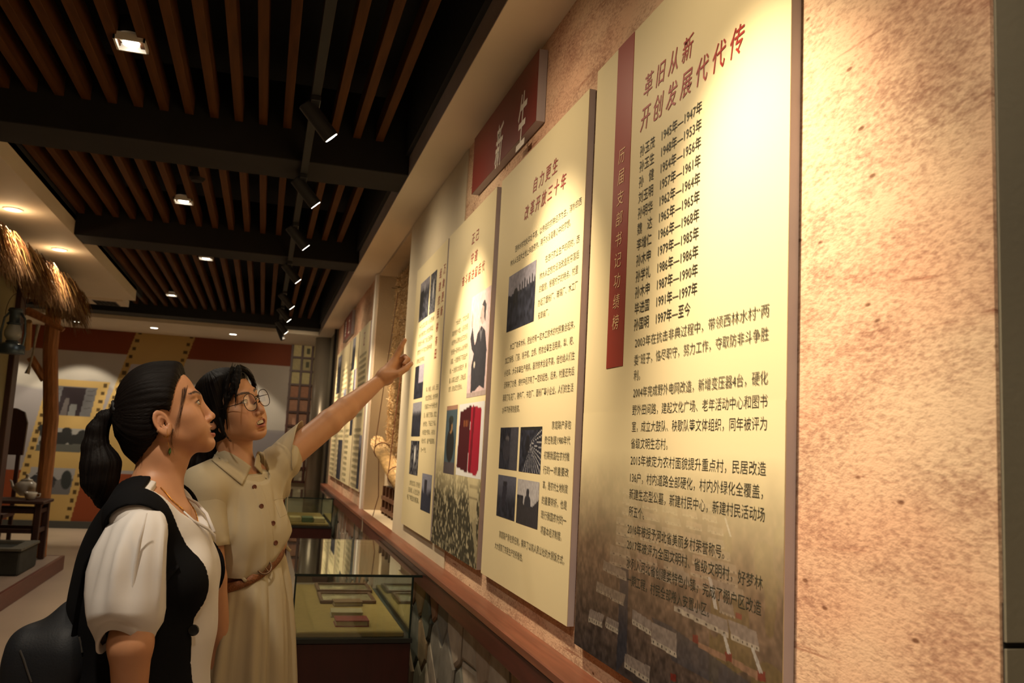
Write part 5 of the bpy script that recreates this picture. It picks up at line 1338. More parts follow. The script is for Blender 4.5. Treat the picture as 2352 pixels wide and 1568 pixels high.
def pf_d(P):
    a = np.arctan2(P[:, 1] - LY - .01, P[:, 0] - PT[3][0]); return PF(P) + .0008 * np.sin(a * 17 + 3 * np.sin(P[:, 2] * 9)) + .0006 * np.sin(a * 43)
V, F = nets(pf_d, np.min(PT, 0) - .06, np.max(PT, 0) + .06, .0032)
aa = np.arctan2(V[:, 1] - LY - .01, V[:, 0] - PT[3][0]); np_mesh('ponytail', V, F, M['hair'], lw, uv=np.stack([np.cos(aa) * 25, np.sin(aa) * 25, V[:, 2] * 10], 1))
tb_ = MB()
for k in range(5):
    o = (k - 2) * .008; c = hp.p(*(tie_l + np.array([0, .012 + o, .003 + o * .2])))
    ring = [c + hp.Rx * math.cos(w) * (.0215 + .002 * math.sin(w * 9 + k)) + hp.Ux * math.sin(w) * (.0215 + .002 * math.sin(w * 9 + k)) for w in np.linspace(0, 6.283, 30)]
    tb_.tube(ring, .0052, 6)
tb_.build('hair_tie', mat('hair_tie', (0.01, 0.01, 0.011), .7), lw, smooth=True)
st = []
g = np.random.default_rng(3)
def march(px, py, f, Ys):
    r = ray(px, py); P = r[None] * (Ys / r[1])[:, None]; P[:, 2] += CAM_Z
    v = f(P.astype(np.float32)); k = np.argmax(v < 0)
    if not v[k] < 0: return None
    if k == 0: return P[0]
    t = v[k - 1] / (v[k - 1] - v[k]); return P[k - 1] * (1 - t) + P[k] * t
def surf(px, py, f, Y0, Y1):
    p = march(px, py, f, np.linspace(Y0, Y1, 90)); return at(px, py, (Y0 + Y1) / 2) if p is None else p
def on_face(pts, off=.0015): return [surf(x, y, lambda P: LB(P) - off, LY - .25, LY + .15) for x, y in pts]
def curve2(a, b, c, n): return [tuple(p) for p in bez((*a, 0), (*b, 0), (*c, 0), n)]
for k in range(7):      # loose strands before the ear
    j = g.normal(0, 2.4, 6)
    st.append((on_face([(p[0], p[1]) for p in curve2((426 + j[0], 890 + j[1]), (416 + j[2], 955), (396 + j[3] * 1.5, 1000 + j[4] * 4), 11)]), .0005))
for k in range(3):
    j = g.normal(0, 2, 6); st.append((on_face([(p[0], p[1]) for p in curve2((398 + j[0], 985), (389 + j[1], 1015), (400 + j[2], 1045 + j[3] * 3), 8)]), .0004))
for k in range(9):
    j = g.normal(0, 3, 6); st.append((on_face([(p[0], p[1]) for p in curve2((330 + j[0], 1030 + j[1]), (322 + j[2], 1050 + j[3]), (318 + j[4] * 2, 1070 + j[5] * 2), 6)]), .0004))
wisps('loose_hair', st, lw)
# clothes follow the body field
def shell(t): return lambda P: LB(P) - t
M['blouse'] = mat('white_blouse', (0.63, 0.595, 0.57), 0.75, vary=.04, vscale=6, bump=.04, bscale=500)
M['vest'] = mat('black_vest', (0.0045, 0.0045, 0.0055), 0.85, vary=.3, vscale=10, bump=.08, bscale=400, spec=.12)
TB = Field(); TB.u(l_torso)
TB.u(lambda P: LT(np.stack([lf.l(P)[:, 0] * .96, lf.l(P)[:, 1] * .86, lf.l(P)[:, 2] - zo], 1)), .01)
def vneck(P):
    q = lf.l(P); x, y, z = q[:, 0], q[:, 1], q[:, 2]; w = .115 * np.clip((z - (1.268 + zo)) / .075, 0, 2) ** .62 - np.where(z < 1.268 + zo, .01, 0)
    front = np.maximum(np.abs(x) - w, -(y - .0)); nk = np.sqrt(x ** 2 + (y + .028) ** 2) - .083
    return np.minimum(front, np.maximum(nk, -(z - 1.27 - zo)))
bl = Field(); bl.u(lambda P: TB(P) - .007); bl.cut(vneck, .003)
bl.u(seg(lf.p(.10, -.01, 1.28 + zo), rs, .044, .047), .02).u(seg(rs, rs + (re - rs) * .3, .047, .047), .01).u(seg(lf.p(-.10, -.01, 1.28 + zo), ls, .044, .05), .02).u(seg(ls, ls + (le - ls) * .6, .05, .055), .01)
bl.keep(plane(lf.p(0, 0, .80), (0, 0, -1)), .004)
bl.u(in_frame(lf, ell((0, .018, 1.06), (.105, .106, .15))), .03).u(in_frame(lf, seg((0, .006, 1.0), (0, .0, .80), .108, .118)), .03)
bl.cut(vneck, .003).keep(plane(lf.p(0, 0, .82), (0, 0, -1)), .004)
def bl_d(P):
    q = lf.l(P); return bl(P) + .0015 * np.sin(q[:, 2] * 30 + q[:, 0] * 20)
V, F = nets(bl_d, (lx - .25, ly - .26, .78), (lx + .25, ly + .26, 1.43), .0042)
np_mesh('blouse', V, F, M['blouse'], lw)
# vest: looser, open at the front, with deep armholes
VS = Field(); VS.u(lambda P: TB(P) - .017)
VS.u(in_frame(lf, ell((0, -.045, 1.10), (.150, .135, .20))), .04)
VS.u(in_frame(lf, seg((0, -.045, 1.02), (0, -.050, .62), .135, .155)), .05)
VS.u(seg(lf.p(.04, -.035, 1.345 + zo), lf.p(.165, -.02, 1.292 + zo), .046, .046), .02)
VS.u(seg(lf.p(-.04, -.035, 1.345 + zo), lf.p(-.165, -.02, 1.292 + zo), .046, .046), .02)
def vopen(P):
    q = lf.l(P); x, y, z = q[:, 0], q[:, 1], q[:, 2] - zo
    w = np.interp(z, [.5, .95, 1.08, 1.20, 1.26, 1.32, 1.36], [.085, .088, .096, .106, .118, .142, .150]); fr_ = np.maximum(np.abs(x) - w, -(y - (-.01 if True else 0)))
    nk = np.sqrt(x ** 2 + (y + .030) ** 2) - .086
    return np.minimum(fr_, np.maximum(nk, -(z - 1.25)))
VS.ops.append(('s', (lambda g_: lambda P: g_(P) + .010)(Field.clone(VS)), .001))
VS.cut(vopen, .003)
for s_ in (1, -1):
    VS.cut(in_frame(lf, seg((s_ * .185, -.012, 1.270 + zo), (s_ * .210, -.005, 1.05), .062, .070)), .006)
def vs_d(P):
    q = lf.l(P); a = np.arctan2(q[:, 0], -q[:, 1]); return VS(P) + .003 * np.sin(a * 7 + 1) * np.clip((1.1 - q[:, 2]) / .4, 0, 1)
V, F = nets(vs_d, (lx - .30, ly - .28, .585), (lx + .30, ly + .28, 1.43), .0036, 2)
np_mesh('vest', V, F, M['vest'], lw)
# vest edge piping and button
pb = at(449, 1447, LY - .14)
MB().lathe([(.011, -.002), (.012, 0), (.010, .003), (.004, .0035)], (0, 0, 0), 18).build('button', mat('black_button', (0.012, 0.012, 0.012), .2), lw, mw=Matrix.Translation(Vector(at(444, 1447, LY - .115))) @ Matrix.Rotation(R(75), 4, 'X'))
# lower garment
sk_ = []
for z, a, b in [(.90, .10, .08), (.82, .125, .10), (.74, .15, .125), (.60, .20, .17), (.42, .22, .19), (.34, .225, .195)]:
    sk_.append(np.array([lf.p((a + .008 * math.cos(9 * w)) * math.cos(w), -.012 + (b + .008 * math.cos(9 * w)) * math.sin(w), z) for w in np.linspace(0, 2 * math.pi, 72, endpoint=False)]))
V, F = loft(sk_); solid(np_mesh('skirt', V, F, M['vest'], lw), .003)
# puff sleeve over the near arm
def sleeve(rings, name, m, parent, n=72, fold=None):
    R_ = []
    for (cx, cy, Y, wx, wy, hem) in rings:
        c = at(cx, cy, Y); L = []
        for k in range(n):
            w = 2 * math.pi * k / n
            fx = fold(w, cy) if fold else 0
            p = c + CR * (wx + fx) * math.cos(w) + np.array([CF[0], CF[1], 0]) * (wy + fx) * math.sin(w)
            p = p + CU * hem(w) if hem else p
            L.append(p)
        R_.append(np.array(L))
    V, F = loft(R_); o = np_mesh(name, V, F, m, parent); return o
SY = LY - .185
def fold(w, cy):
    k = math.sin(max(0, min(1, (cy - 1170) / 240)) * math.pi) ; return k * (.017 * (1 - abs(math.sin(2.5 * w + .9)) ** .5 * 1.3) + .003 * math.cos(9 * w + 1))
hem = lambda w: -.040 * max(0, -math.cos(w)) ** 2 - .030 * max(0, math.cos(w)) ** 2 + .020 * max(0, -math.sin(w))
half = lambda w: .5 * hem(w)
rg_ = [(340, 1163, SY + .04, .012, .02, None), (334, 1172, SY + .03, .038, .045, None), (322, 1205, SY + .02, .057, .056, None), (308, 1260, SY, .063, .062, None), (300, 1310, SY, .068, .067, None),
       (295, 1360, SY, .073, .072, None), (292, 1395, SY, .075, .074, lambda w: .25 * hem(w)), (290, 1415, SY, .071, .071, half), (288, 1428, SY, .060, .062, lambda w: .8 * hem(w)), (288, 1436, SY, .055, .058, hem), (288, 1456, SY, .054, .057, hem), (288, 1456, SY, .048, .051, hem), (289, 1436, SY, .047, .05, hem)]
o = sleeve(rg_, 'sleeve', M['blouse'], lw, fold=fold)
o['label'] = 'white puff sleeve with gathered cuff'
MB().tube([at(x, y, LY - .245) for x, y in ((337, 1178), (322, 1240), (312, 1300), (306, 1350), (303, 1392))], [.002, .004, .005, .004, .002], 8, flat=.5).build('sleeve_pleat', M['blouse'], lw, smooth=True)
# blouse neck edge: a stand-up placket
MB().tube([lf.p(.066, .058, 1.312 + zo), lf.p(.060, .078, 1.292 + zo), lf.p(.030, .105, 1.272 + zo), lf.p(.008, .116, 1.255 + zo), lf.p(.006, .118, 1.240 + zo)], [.002, .003, .004, .004, .002], 8, flat=.5).build('collar_edge', M['blouse'], lw, smooth=True)
MB().tube([lf.p(-.078, .01, 1.345 + zo), lf.p(-.062, .060, 1.322 + zo), lf.p(-.036, .088, 1.30 + zo), lf.p(-.006, .112, 1.262 + zo)], [.003, .004, .004, .004], 8, flat=.5).build('collar_edge', M['blouse'], lw, smooth=True)
# jewellery
M['gold'] = mat('gold', (0.62, 0.33, 0.08), 0.25, 1.0)
nk = MB()
def on_skin(f, p, d, n=40):
    p = np.array(p, np.float32)
    for _ in range(n):
        v = float(f(p[None])[0]); p = p - (d * v).astype(np.float32)
        if abs(v) < 2e-4: break
    return p
chain = []
for t in np.linspace(-1, 1, 46):
    x = .072 * math.sin(t * math.pi / 2) ; z = 1.362 + zo - .088 * (1 - abs(t)) ** .8; y = .02 + .10 * (1 - abs(t)) ** .7 if abs(t) < .92 else -.0
    p = lf.p(x, y + .02, z); chain.append(on_skin(lambda P: LB(P) - .0018, p, lf.Fx))
for i in range(len(chain) - 1):
    nk.tube([chain[i], chain[i + 1]], .0016 if i % 2 else .0011, 6)
nk.build('necklace', M['gold'], lw)
er = hp.p(.0765, -.004, -.050)
c_ = [er + hp.Rx * .001 + hp.Fx * .0055 * math.cos(w) + hp.Ux * (.0070 * math.sin(w) - .003) for w in np.linspace(0, 6.283, 22)]
MB().tube(c_, .0011, 6).build('earring', M['gold'], lw, smooth=True)
e0 = c_[16]
MB().tube(on_face([(384, 985), (384, 1000), (386, 1015), (389, 1028)], .006), .0006, 5).build('earring', M['gold'], lw)
MB().lathe([(.0005, .008), (.0028, .004), (.0032, -.002), (.0005, -.009)], (0, 0, 0), 10).build('earring_bead', mat('green_bead', (0.06, 0.14, 0.03), .2), lw, smooth=True, mw=Matrix.Translation(Vector(on_face([(390, 1036)], .006)[0])))
# shoes
for s_ in (1, -1):
    V, F = nets(in_frame(lf, Field().u(seg((s_ * .078, -.04, .036), (s_ * .088, .13, .028), .038, .032)).keep(plane((0, 0, .003), (0, 0, -1)), .003).keep(plane((0, 0, .075), (0, 0, 1)), .004)), (lx - .3, ly - .3, -.004), (lx + .3, ly + .3, .1), .006)
    np_mesh('shoe', V, F, M['vest'], lw)
# ------------------------------------------------------------------ backpack (leather-look, hangs behind her)
BP = Field(); bY = LY + .02
M['bag'] = mat('bag_leather', (0.009, 0.010, 0.013), 0.6, vary=.35, vscale=14, bump=.12, bscale=240, spec=.3)
c0 = at(122, 1535, bY)
bf = Frame((c0[0], c0[1], c0[2]), 103, pitch=0)
BP.u(ell((0, .035, -.03), (.140, .075, .170)))
BP.u(lambda P: np.sqrt((np.maximum(np.abs(P - np.array([0, .02, -.05], np.float32)) - np.array([.09, .035, .11], np.float32), 0) ** 2).sum(1)) - .045, .02)
BP.u(ell((0, .06, .04), (.11, .06, .10)), .05).u(ell((0, -.015, -.10), (.135, .07, .10)), .05)
BP.keep(plane((0, 0, -.22), (0, 0, -1)), .02)
def bp_d(P): return BP(P) + .0025 * np.sin(P[:, 0] * 40 + P[:, 2] * 25) + .0015 * np.sin(P[:, 2] * 70 - P[:, 0] * 33)
bagt = lw
V, F = nets(in_frame(bf, bp_d), bf.O - .26, bf.O + .26, .005)
# keep the bag clear of the vest
bag = np_mesh('backpack', V, F, M['bag'], lw)
pk = Field().u(in_frame(bf, ell((.05, -.065, -.095), (.105, .055, .095))))
V, F = nets(pk, bf.O - .24, bf.O + .24, .005); np_mesh('bag_pocket', V, F, M['bag'], bag)
M['zip'] = mat('zip_metal', (0.16, 0.15, 0.14), .3, .8)
bpf = in_frame(bf, bp_d)
zz = [surf(x, y, lambda P: np.minimum(bpf(P), pk(P)) - .002, LY - .3, LY + .2) for x, y in ((46, 1493), (55, 1515), (63, 1540), (72, 1566))]
MB().tube(zz, .0022, 6).build('zip', M['zip'], bag)
zp = [surf(x, y, lambda P: bpf(P) - .003, LY - .3, LY + .2) for x, y in ((183, 1462), (186, 1480), (189, 1498))]
MB().tube(zp, [.003, .0015, .002], 6).build('zip_pull', M['zip'], bag)
stp = [lf.p(.118, -.135, 1.02), lf.p(.125, -.115, 1.20 + zo), lf.p(.122, -.055, 1.335 + zo), lf.p(.118, .0, 1.345 + zo), lf.p(.125, .075, 1.28 + zo), lf.p(.150, .06, 1.20 + zo), lf.p(.165, .0, 1.13 + zo)]
stp = [on_skin(lambda P: np.minimum(VS(P), 9) - .004, p, (p - lf.p(0, 0, p[2])) / np.linalg.norm(p - lf.p(0, 0, p[2]))) if i in (1, 4) else p for i, p in enumerate(stp)]
MB().tube(stp, .012, 10, flat=.3).build('strap', M['vest'], bag, smooth=True)
# ------------------------------------------------------------------ RIGHT WOMAN: glasses, short black hair, khaki shirt dress, pointing
RY = 2.66
rwm = thing('person', 'woman in round glasses and beige belted shirt dress pointing up at the boards', 'person', (0, RY, 0), 'two visitors at the exhibition wall')
h2 = Frame((0, 0, 0), 128, 16, 16)
nose2 = at(606, 941, RY - .06)
h2.O = nose2 - h2.M @ np.array([0, .107, -.0385])
HF2 = head_field(mouth=1.15, smile=.7, jaw=1.02, nose=.975, chin=.003)
nb2 = at(556, 1078, RY)
rf = Frame((nb2[0], nb2[1], 0), 134, lean=(-.13, 0.0), z0=1.05)
rf.O[0] += .13 * (nb2[2] - 1.05)
RT = torso_field(slim=.86, dp=.88, bust=.8)
def r_torso(P): return RT(rf.l(P))
DB = Field(); DB.u(r_torso)
nt2 = h2.p(0, -.030, -.055); nm2 = h2.p(0, -.022, -.095)
DB.u(seg(rf.p(0, -.022, 1.335), nm2, .052, .047), .03).u(seg(nm2, nt2, .047, .045), .02)
DB.u(in_frame(h2, HF2), .012)
s2 = at(637, 1068, RY + .10); e2 = at(757, 969, RY + .19); w2 = at(872, 875, RY + .36)
DB.u(seg(rf.p(-.10, -.01, 1.305), s2, .045, .046), .03).u(seg(s2, e2, .043, .040), .015).u(seg(e2, e2 + (w2 - e2) * .3, .040, .038), .01).u(seg(e2 + (w2 - e2) * .3, w2, .038, .0225), .01)
s3 = at(468, 1128, RY - .11); e3 = at(488, 1330, RY - .14); w3 = at(514, 1530, RY - .10)
DB.u(seg(rf.p(.10, -.01, 1.305), s3, .043, .042), .03).u(seg(s3, e3, .041, .036), .015).u(seg(e3, w3, .036, .023), .01)
hd_ = np.array([.10, .02, -1.0]); hd_ /= np.linalg.norm(hd_)
hand_down(DB, rf, w3, hd_, rf.Fx * .9 + rf.Rx * -.3)
# pointing hand
HY = RY + .36
def hj(px, py, dy, r): return (at(px, py, HY + dy), r)
PH = Field()
Wj = hj(872, 875, 0, .0225)[0]
def cap(a, b, k=.004): PH.u(seg(a[0], b[0], a[1], b[1]), k)
cap(hj(872, 875, 0, .0225), hj(885, 863, 0, .026), .01)
cap(hj(885, 863, .0, .027), hj(905, 832, .010, .017), .015)
cap(hj(887, 864, .02, .025), hj(911, 838, .034, .016), .015)
cap(hj(888, 867, .02, .024), hj(914, 846, .055, .015), .015)
cap(hj(880, 866, -.01, .020), hj(903, 858, -.018, .015), .015)
cap(hj(905, 830, .008, .0128), hj(914, 811, .006, .0108), .006)
cap(hj(914, 811, .006, .0104), hj(922, 795, .0, .0092), .002)
cap(hj(922, 795, .0, .0091), hj(930, 781, -.006, .0070), .002)
cap(hj(911, 832, .030, .0125), hj(929, 820, .024, .0108), .005)
cap(hj(929, 820, .024, .0104), hj(937, 826, .004, .0094), .002)
cap(hj(937, 826, .004, .0092), hj(929, 835, -.008, .0078), .002)
cap(hj(913, 840, .050, .0120), hj(931, 829, .044, .0104), .005)
cap(hj(931, 829, .044, .0100), hj(938, 836, .022, .0090), .002)
cap(hj(938, 836, .022, .0088), hj(928, 843, .010, .0074), .002)
cap(hj(914, 848, .066, .0110), hj(930, 840, .060, .0094), .005)
cap(hj(930, 840, .060, .0090), hj(936, 846, .040, .0080), .002)
cap(hj(936, 846, .040, .0078), hj(927, 850, .030, .0068), .002)
cap(hj(896, 862, -.018, .0150), hj(914, 858, -.026, .0128), .008)
cap(hj(914, 858, -.026, .0124), hj(931, 847, -.024, .0108), .002)
cap(hj(931, 847, -.024, .0104), hj(944, 835, -.016, .0082), .002)
DB.u(PH, .006)
rx, ry = rf.O[0], rf.O[1]
hx = h2.O
aw0 = np.minimum(s2, np.array([9, 9, 9])); lo_a = np.array([min(s2[0], w2[0]) + .02, min(s2[1], w2[1]) - .09, s2[2] - .10]); hi_a = np.array([.56, HY + .14, at(930, 775, HY)[2] + .03])
skinf = skin_col(h2, base=(0.54, 0.275, 0.150))
def rcol(Vw):
    C = skinf(Vw); d = np.linalg.norm(Vw - hj(930, 781, -.006, 0)[0], axis=1)
    t = hj(944, 835, -.016, 0)[0]; d2 = np.linalg.norm(Vw - (t + np.array([.003, -.006, .003])), axis=1)
    m = np.clip((1 - d2 / .0065) * 4, 0, 1)[:, None]; return C * (1 - m) + np.array((.62, .36, .28)) * m
skin_thing(DB, [((hx[0] - .17, hx[1] - .17, nb2[2] - .07), (hx[0] + .17, hx[1] + .17, 1.68), .0026),
                (tuple(lo_a), tuple(hi_a), .0028),
                ((rx - .36, ry - .30, -.01), (rx + .30, ry + .26, nb2[2] - .066), .007)], rcol, rwm)
lashes(h2, rwm); eye_parts(h2, rwm, look=(-.12, .25)); teeth_part(h2, rwm, z=-.0665, y=.0862)
# nail of the index finger and face details are in the skin; hair next
H2 = Field()
H2.u(ell((0, -.006, .032), (.0815, .091, .083)))
H2.u(ell((0, -.034, -.028), (.078, .068, .080)), .03)
H2.sym(seg, (.050, .030, .070), (.076, .012, -.010), .022, .012, k=.02)
H2.sym(seg, (.076, .012, -.010), (.070, .004, -.070), .012, .004, k=.012)
H2.u(seg((0, -.070, -.04), (0, -.075, -.13), .050, .035), .02)
def face2(P):
    x, y, z = np.abs(P[:, 0]), P[:, 1], P[:, 2]
    part = .012 * np.exp(-((P[:, 0] + .005) / .012) ** 2)
    a = y - (.072 - .55 * np.clip(x - .012, 0, 1) - np.clip(.078 + part - z, 0, 1) * .16)
    return np.maximum(-a * .85, z - .088 - part)
H2.cut(face2, .008)
H2.cut(lambda P: np.maximum(P[:, 2] + .088, -(P[:, 1] + .045)), .01)
def h2_disp(P):
    a = np.arctan2(P[:, 0], P[:, 1] + .03); return H2(P) + .0005 * np.sin(a * 44 + 3 * np.sin(a * 5)) + .0004 * np.sin(a * 97)
V, F = nets(in_frame(h2, h2_disp), h2.O - .19, h2.O + .17, .0028)
q = h2.l(V); aa = np.arctan2(q[:, 0], q[:, 1] + .03)
hair2 = np_mesh('hair', V, F, M['hair'], rwm, uv=np.stack([np.cos(aa) * 45, np.sin(aa) * 45, q[:, 2] * 9], 1))
# parted fringe: locks falling from the parting over both temples
FR = Field(); g = np.random.default_rng(8)
ST2 = []
def lock(pts, r0, r1):
    pts = [h2.p(*p) for p in pts]; P_ = bez(pts[0], pts[1], pts[2], 7)
    for _ in range(int(6 + r0 * 2200)):
        a = g.normal(0, 1, 3) * r0 * .5; b = g.normal(0, 1, 3) * r1 * .9
        ST2.append((bez(pts[0] + a, pts[1] + a * .8 + h2.Fx * .001, pts[2] + b + (pts[2] - pts[1]) * g.uniform(-.05, .12), 8), .0009))
    r0 *= .6; r1 *= .5
    for i in range(6): FR.u(seg(P_[i], P_[i + 1], r0 + (r1 - r0) * i / 6, r0 + (r1 - r0) * (i + 1) / 6), .007)
lock([(.004, .074, .094), (.038, .090, .072), (.062, .056, .016)], .006, .0025)
lock([(.008, .070, .098), (.048, .080, .076), (.070, .042, .000)], .008, .003)
lock([(.014, .060, .102), (.062, .064, .078), (.0775, .024, -.036)], .009, .003)
lock([(.040, .060, .088), (.076, .050, .040), (.0765, .028, -.056)], .006, .0016)
lock([(.030, .076, .080), (.054, .080, .040), (.058, .068, .010)], .0035, .001)
lock([(-.002, .074, .096), (-.034, .092, .074), (-.064, .056, .020)], .006, .0028)
lock([(-.006, .066, .100), (-.052, .078, .076), (-.0755, .036, -.010)], .009, .003)
lock([(.004, .078, .092), (.030, .094, .070), (.050, .076, .034)], .003, .001)
V, F = nets(FR, h2.O - .15, h2.O + .17, .0024)
q = h2.l(V); np_mesh('fringe', V, F, M['hair'], rwm, uv=np.stack([q[:, 0] * 240, q[:, 1] * 240, q[:, 2] * 14], 1))
PT2 = Field(); P_ = [at(505, 985, RY + .04), at(482, 1030, RY + .05), at(458, 1075, RY + .05), at(440, 1108, RY + .04)]
for i in range(3): PT2.u(seg(P_[i], P_[i + 1], [.034, .036, .034, .014][i], [.036, .034, .014][i]), .02)
V, F = nets(lambda P: PT2(P) + .001 * np.sin(P[:, 0] * 300 + P[:, 2] * 60), np.min(P_, 0) - .06, np.max(P_, 0) + .06, .0035)
np_mesh('ponytail', V, F, M['hair'], rwm, uv=np.stack([V[:, 0] * 160, V[:, 1] * 160, V[:, 2] * 12], 1))
st = []
for k in range(9):
    j = g.normal(0, 1.6, 6); st.append((bez(at(505 + j[0], 960 + j[1], RY - .09), at(512 + j[2], 998 + j[3], RY - .10), at(532 + j[4] * 1.5, 1014 + j[5], RY - .10), 9), .0009))
for k in range(7):
    j = g.normal(0, 1.5, 6); st.append((bez(at(541 + j[0], 872 + j[1], RY - .11), at(546 + j[2], 905 + j[3], RY - .12), at(540 + j[4], 935 + j[5] * 2, RY - .12), 8), .0008))
wisps('loose_hair', st, rwm, .0007); wisps('fringe_strands', ST2, rwm)
# glasses
M['wire'] = mat('dark_wire', (0.03, 0.022, 0.02), .3, .8); M['lens'] = glass('lens_glass', (0.97, 0.95, 0.98), .09, (1, .9, .95))
gl = MB(); gy, gz, gr_ = .0975, -.006, .0245
def rim(s_):
    L = []
    for w in np.linspace(0, 2 * math.pi, 37):
        c, n = math.cos(w), math.sin(w); k = 1 + .05 * (abs(c * n) * 2) ** 2
        L.append(h2.p(s_ * .0335 + gr_ * c * k * 1.06, gy - .35 * max(0, (s_ * (s_ * .0335 + gr_ * c * k) - .03)) ** 1.2 * .6, gz + gr_ * n * k))
    return L
fm = MB()
for s_ in (-1, 1): fm.tube(rim(s_), .0011, 6)
fm.tube([h2.p(-.0085, gy + .001, gz + .004), h2.p(0, gy + .004, gz + .008), h2.p(.0085, gy + .001, gz + .004)], .0012, 6)
gt = fm.build('eyeglasses', M['wire'], rwm, smooth=True)
for s_ in (-1, 1):
    L = rim(s_)
    lens = MB(); V = [np.mean(L[:-1], axis=0) + h2.Fx * .002] + [l for l in L[:-1]]
    lens.add(V, [(0, i + 1, (i + 1) % 36 + 1) for i in range(36)]); lens.build('lens', M['lens'], gt, smooth=True)
for s_ in (-1, 1):
    MB().tube([h2.p(s_ * .061, gy - .004, gz + .006), h2.p(s_ * .070, .082, gz + .006), h2.p(s_ * .0775, .02, gz + .008), h2.p(s_ * .079, -.014, gz + .004), h2.p(s_ * .078, -.030, gz - .022)], .0011, 6).build('temple_arm', M['wire'], gt, smooth=True)
    MB().tube([h2.p(s_ * .010, gy - .001, gz - .004), h2.p(s_ * .011, gy - .009, gz - .010)], .0016, 6).build('nose_pad', M['wire'], gt, smooth=True)
# the dress: bodice
M['dress'] = mat('khaki_dress', (0.46, 0.385, 0.255), 0.8, vary=.06, vscale=8, bump=.08, bscale=700)
M['button'] = mat('brown_button', (0.13, 0.035, 0.018), .3)
BZ = 1.090; TILT = .060
bd = Field(); bd.u(lambda P: RT(rf.l(P)) - .014)
bd.u(in_frame(rf, ell((0, .0, 1.19), (.125, .100, .13))), .03)
bd.u(in_frame(rf, ell((0, .008, 1.10), (.118, .092, .09))), .03)
ct2 = s2 + (e2 - s2) * .36; ct3 = s3 + (e3 - s3) * .66
bd.u(seg(rf.p(-.09, -.01, 1.30), s2, .050, .056), .03).u(seg(s2, s2 + (e2 - s2) * .12, .056, .056), .015)
bd.u(seg(rf.p(.09, -.01, 1.30), s3, .050, .052), .03).u(seg(s3, s3 + (e3 - s3) * .14, .052, .050), .02)
ax2 = (e2 - s2) / np.linalg.norm(e2 - s2); ax3 = (e3 - s3) / np.linalg.norm(e3 - s3)

def neck_z(q): return 1.352 - .42 * (q[:, 1] + .01) - .15 * np.clip(q[:, 1], 0, 1)
def waist(P):
    q = rf.l(P); zb = BZ - TILT * q[:, 0] / .112; h_ = q[:, 2] - zb
    return np.maximum(-h_, (np.sqrt((q[:, 0] / .113) ** 2 + (q[:, 1] / .089) ** 2) - 1) * .1 - np.clip(h_, 0, 1) * .85 - .0015)
bd.keep(waist, .006)
bd.keep(lambda P: (rf.l(P)[:, 2] - neck_z(rf.l(P)) - .004) * np.where(np.hypot(rf.l(P)[:, 0], rf.l(P)[:, 1] + .015) < .085, .9, 0) - np.where(np.hypot(rf.l(P)[:, 0], rf.l(P)[:, 1] + .015) < .085, 0, 1), .0)
def bd_d(P):
    q = rf.l(P); x, y, z = q[:, 0], q[:, 1], q[:, 2]; d = bd(P)
    front = np.clip(y / .06, 0, 1); low = np.clip((1.16 - z) / .09, 0, 1)
    d = d - .0040 * low * np.sin(x * 120 + 3 * z) * front
    d = d + .006 * np.exp(-(((x - .085) - (1.25 - z) * .25) / .010) ** 2) * np.clip((1.30 - z) / .06, 0, 1) * np.clip((z - 1.10) / .05, 0, 1) * front
    d = d + .005 * np.exp(-(((x + .055) - (1.30 - z) * .35) / .012) ** 2) * np.clip((1.32 - z) / .05, 0, 1) * np.clip((z - 1.18) / .05, 0, 1)
    d = d - .0035 * np.exp(-(((x + .085) + (z - 1.24) * .5) / .010) ** 2) * np.clip((z - 1.18) / .05, 0, 1)
    d = d + .0018 * np.sin((P - s2) @ ax2 * 110 + q[:, 1] * 30) * np.where(x < -.13, 1, 0)
    pl = np.abs(x - .018) - .0165; d = d - .0016 * (np.clip(-pl / .0015, 0, 1)) * front          # button placket
    return d
V, F = nets(bd_d, (rx - .40, ry - .28, BZ - .03), (rx + .26, ry + .30, 1.44), .0040)
np_mesh('bodice', V, F, M['dress'], rwm)
def dress_sleeve(a, ax, L, r0, r1, hem_n, seed, flat=1.0):
    """cloth sleeve: rings along the arm, turned in at the hem"""
    e1 = np.cross(ax, [0, 0, 1.]); e1 /= np.linalg.norm(e1); e3_ = np.cross(ax, e1); hn = hem_n / np.linalg.norm(hem_n); RR = []
    prof = [(-.055, .30), (-.045, .72), (-.02, .93)] + [(t, 1.0) for t in np.linspace(0, L, 14)] + [(L + .0006, .985), (L - .002, .955), (L - .04, .93)]
    for t, k in prof:
        u = max(0, min(1, t / L)); r = (r0 + (r1 - r0) * u) * k; ring = []
        for i in range(64):
            w = 2 * math.pi * i / 64; f = 1 + .035 * u * math.cos(3 * w + seed) + .022 * math.cos(7 * w + seed + 4 * u) * u + .012 * math.sin(t * 90 + 2 * w + seed)
            p = a + ax * t + (e1 * math.cos(w) + e3_ * math.sin(w) * flat) * r * f
            sh = -((p - a) @ hn - (ax @ hn) * t) / (ax @ hn) * u * u; ring.append(p + ax * sh)
        RR.append(np.array(ring))
    V, F = loft(RR); np_mesh('sleeve', V, F, M['dress'], rwm)
hemA = at(682, 1010, RY + .12); hemB = at(684, 1100, RY + .12)
hn2 = np.cross(hemB - hemA, CF); hn2 = hn2 if hn2 @ ax2 > 0 else -hn2
L2 = float(((hemA + hemB) / 2 - s2) @ hn2 / (ax2 @ hn2))
dress_sleeve(s2, ax2, L2, .0555, .060, hn2, .5)
dress_sleeve(s3, ax3, float((at(490, 1256, RY - .12) - s3) @ ax3), .052, .055, ax3, 1.5)
def front_pt(px, py, f=bd_d, off=.0, Y0=RY - .32, Y1=RY + .3):
    p = march(px, py, lambda P: f(P) - off, np.linspace(Y0, Y1, 110)); return at(px, py, RY) if p is None else p
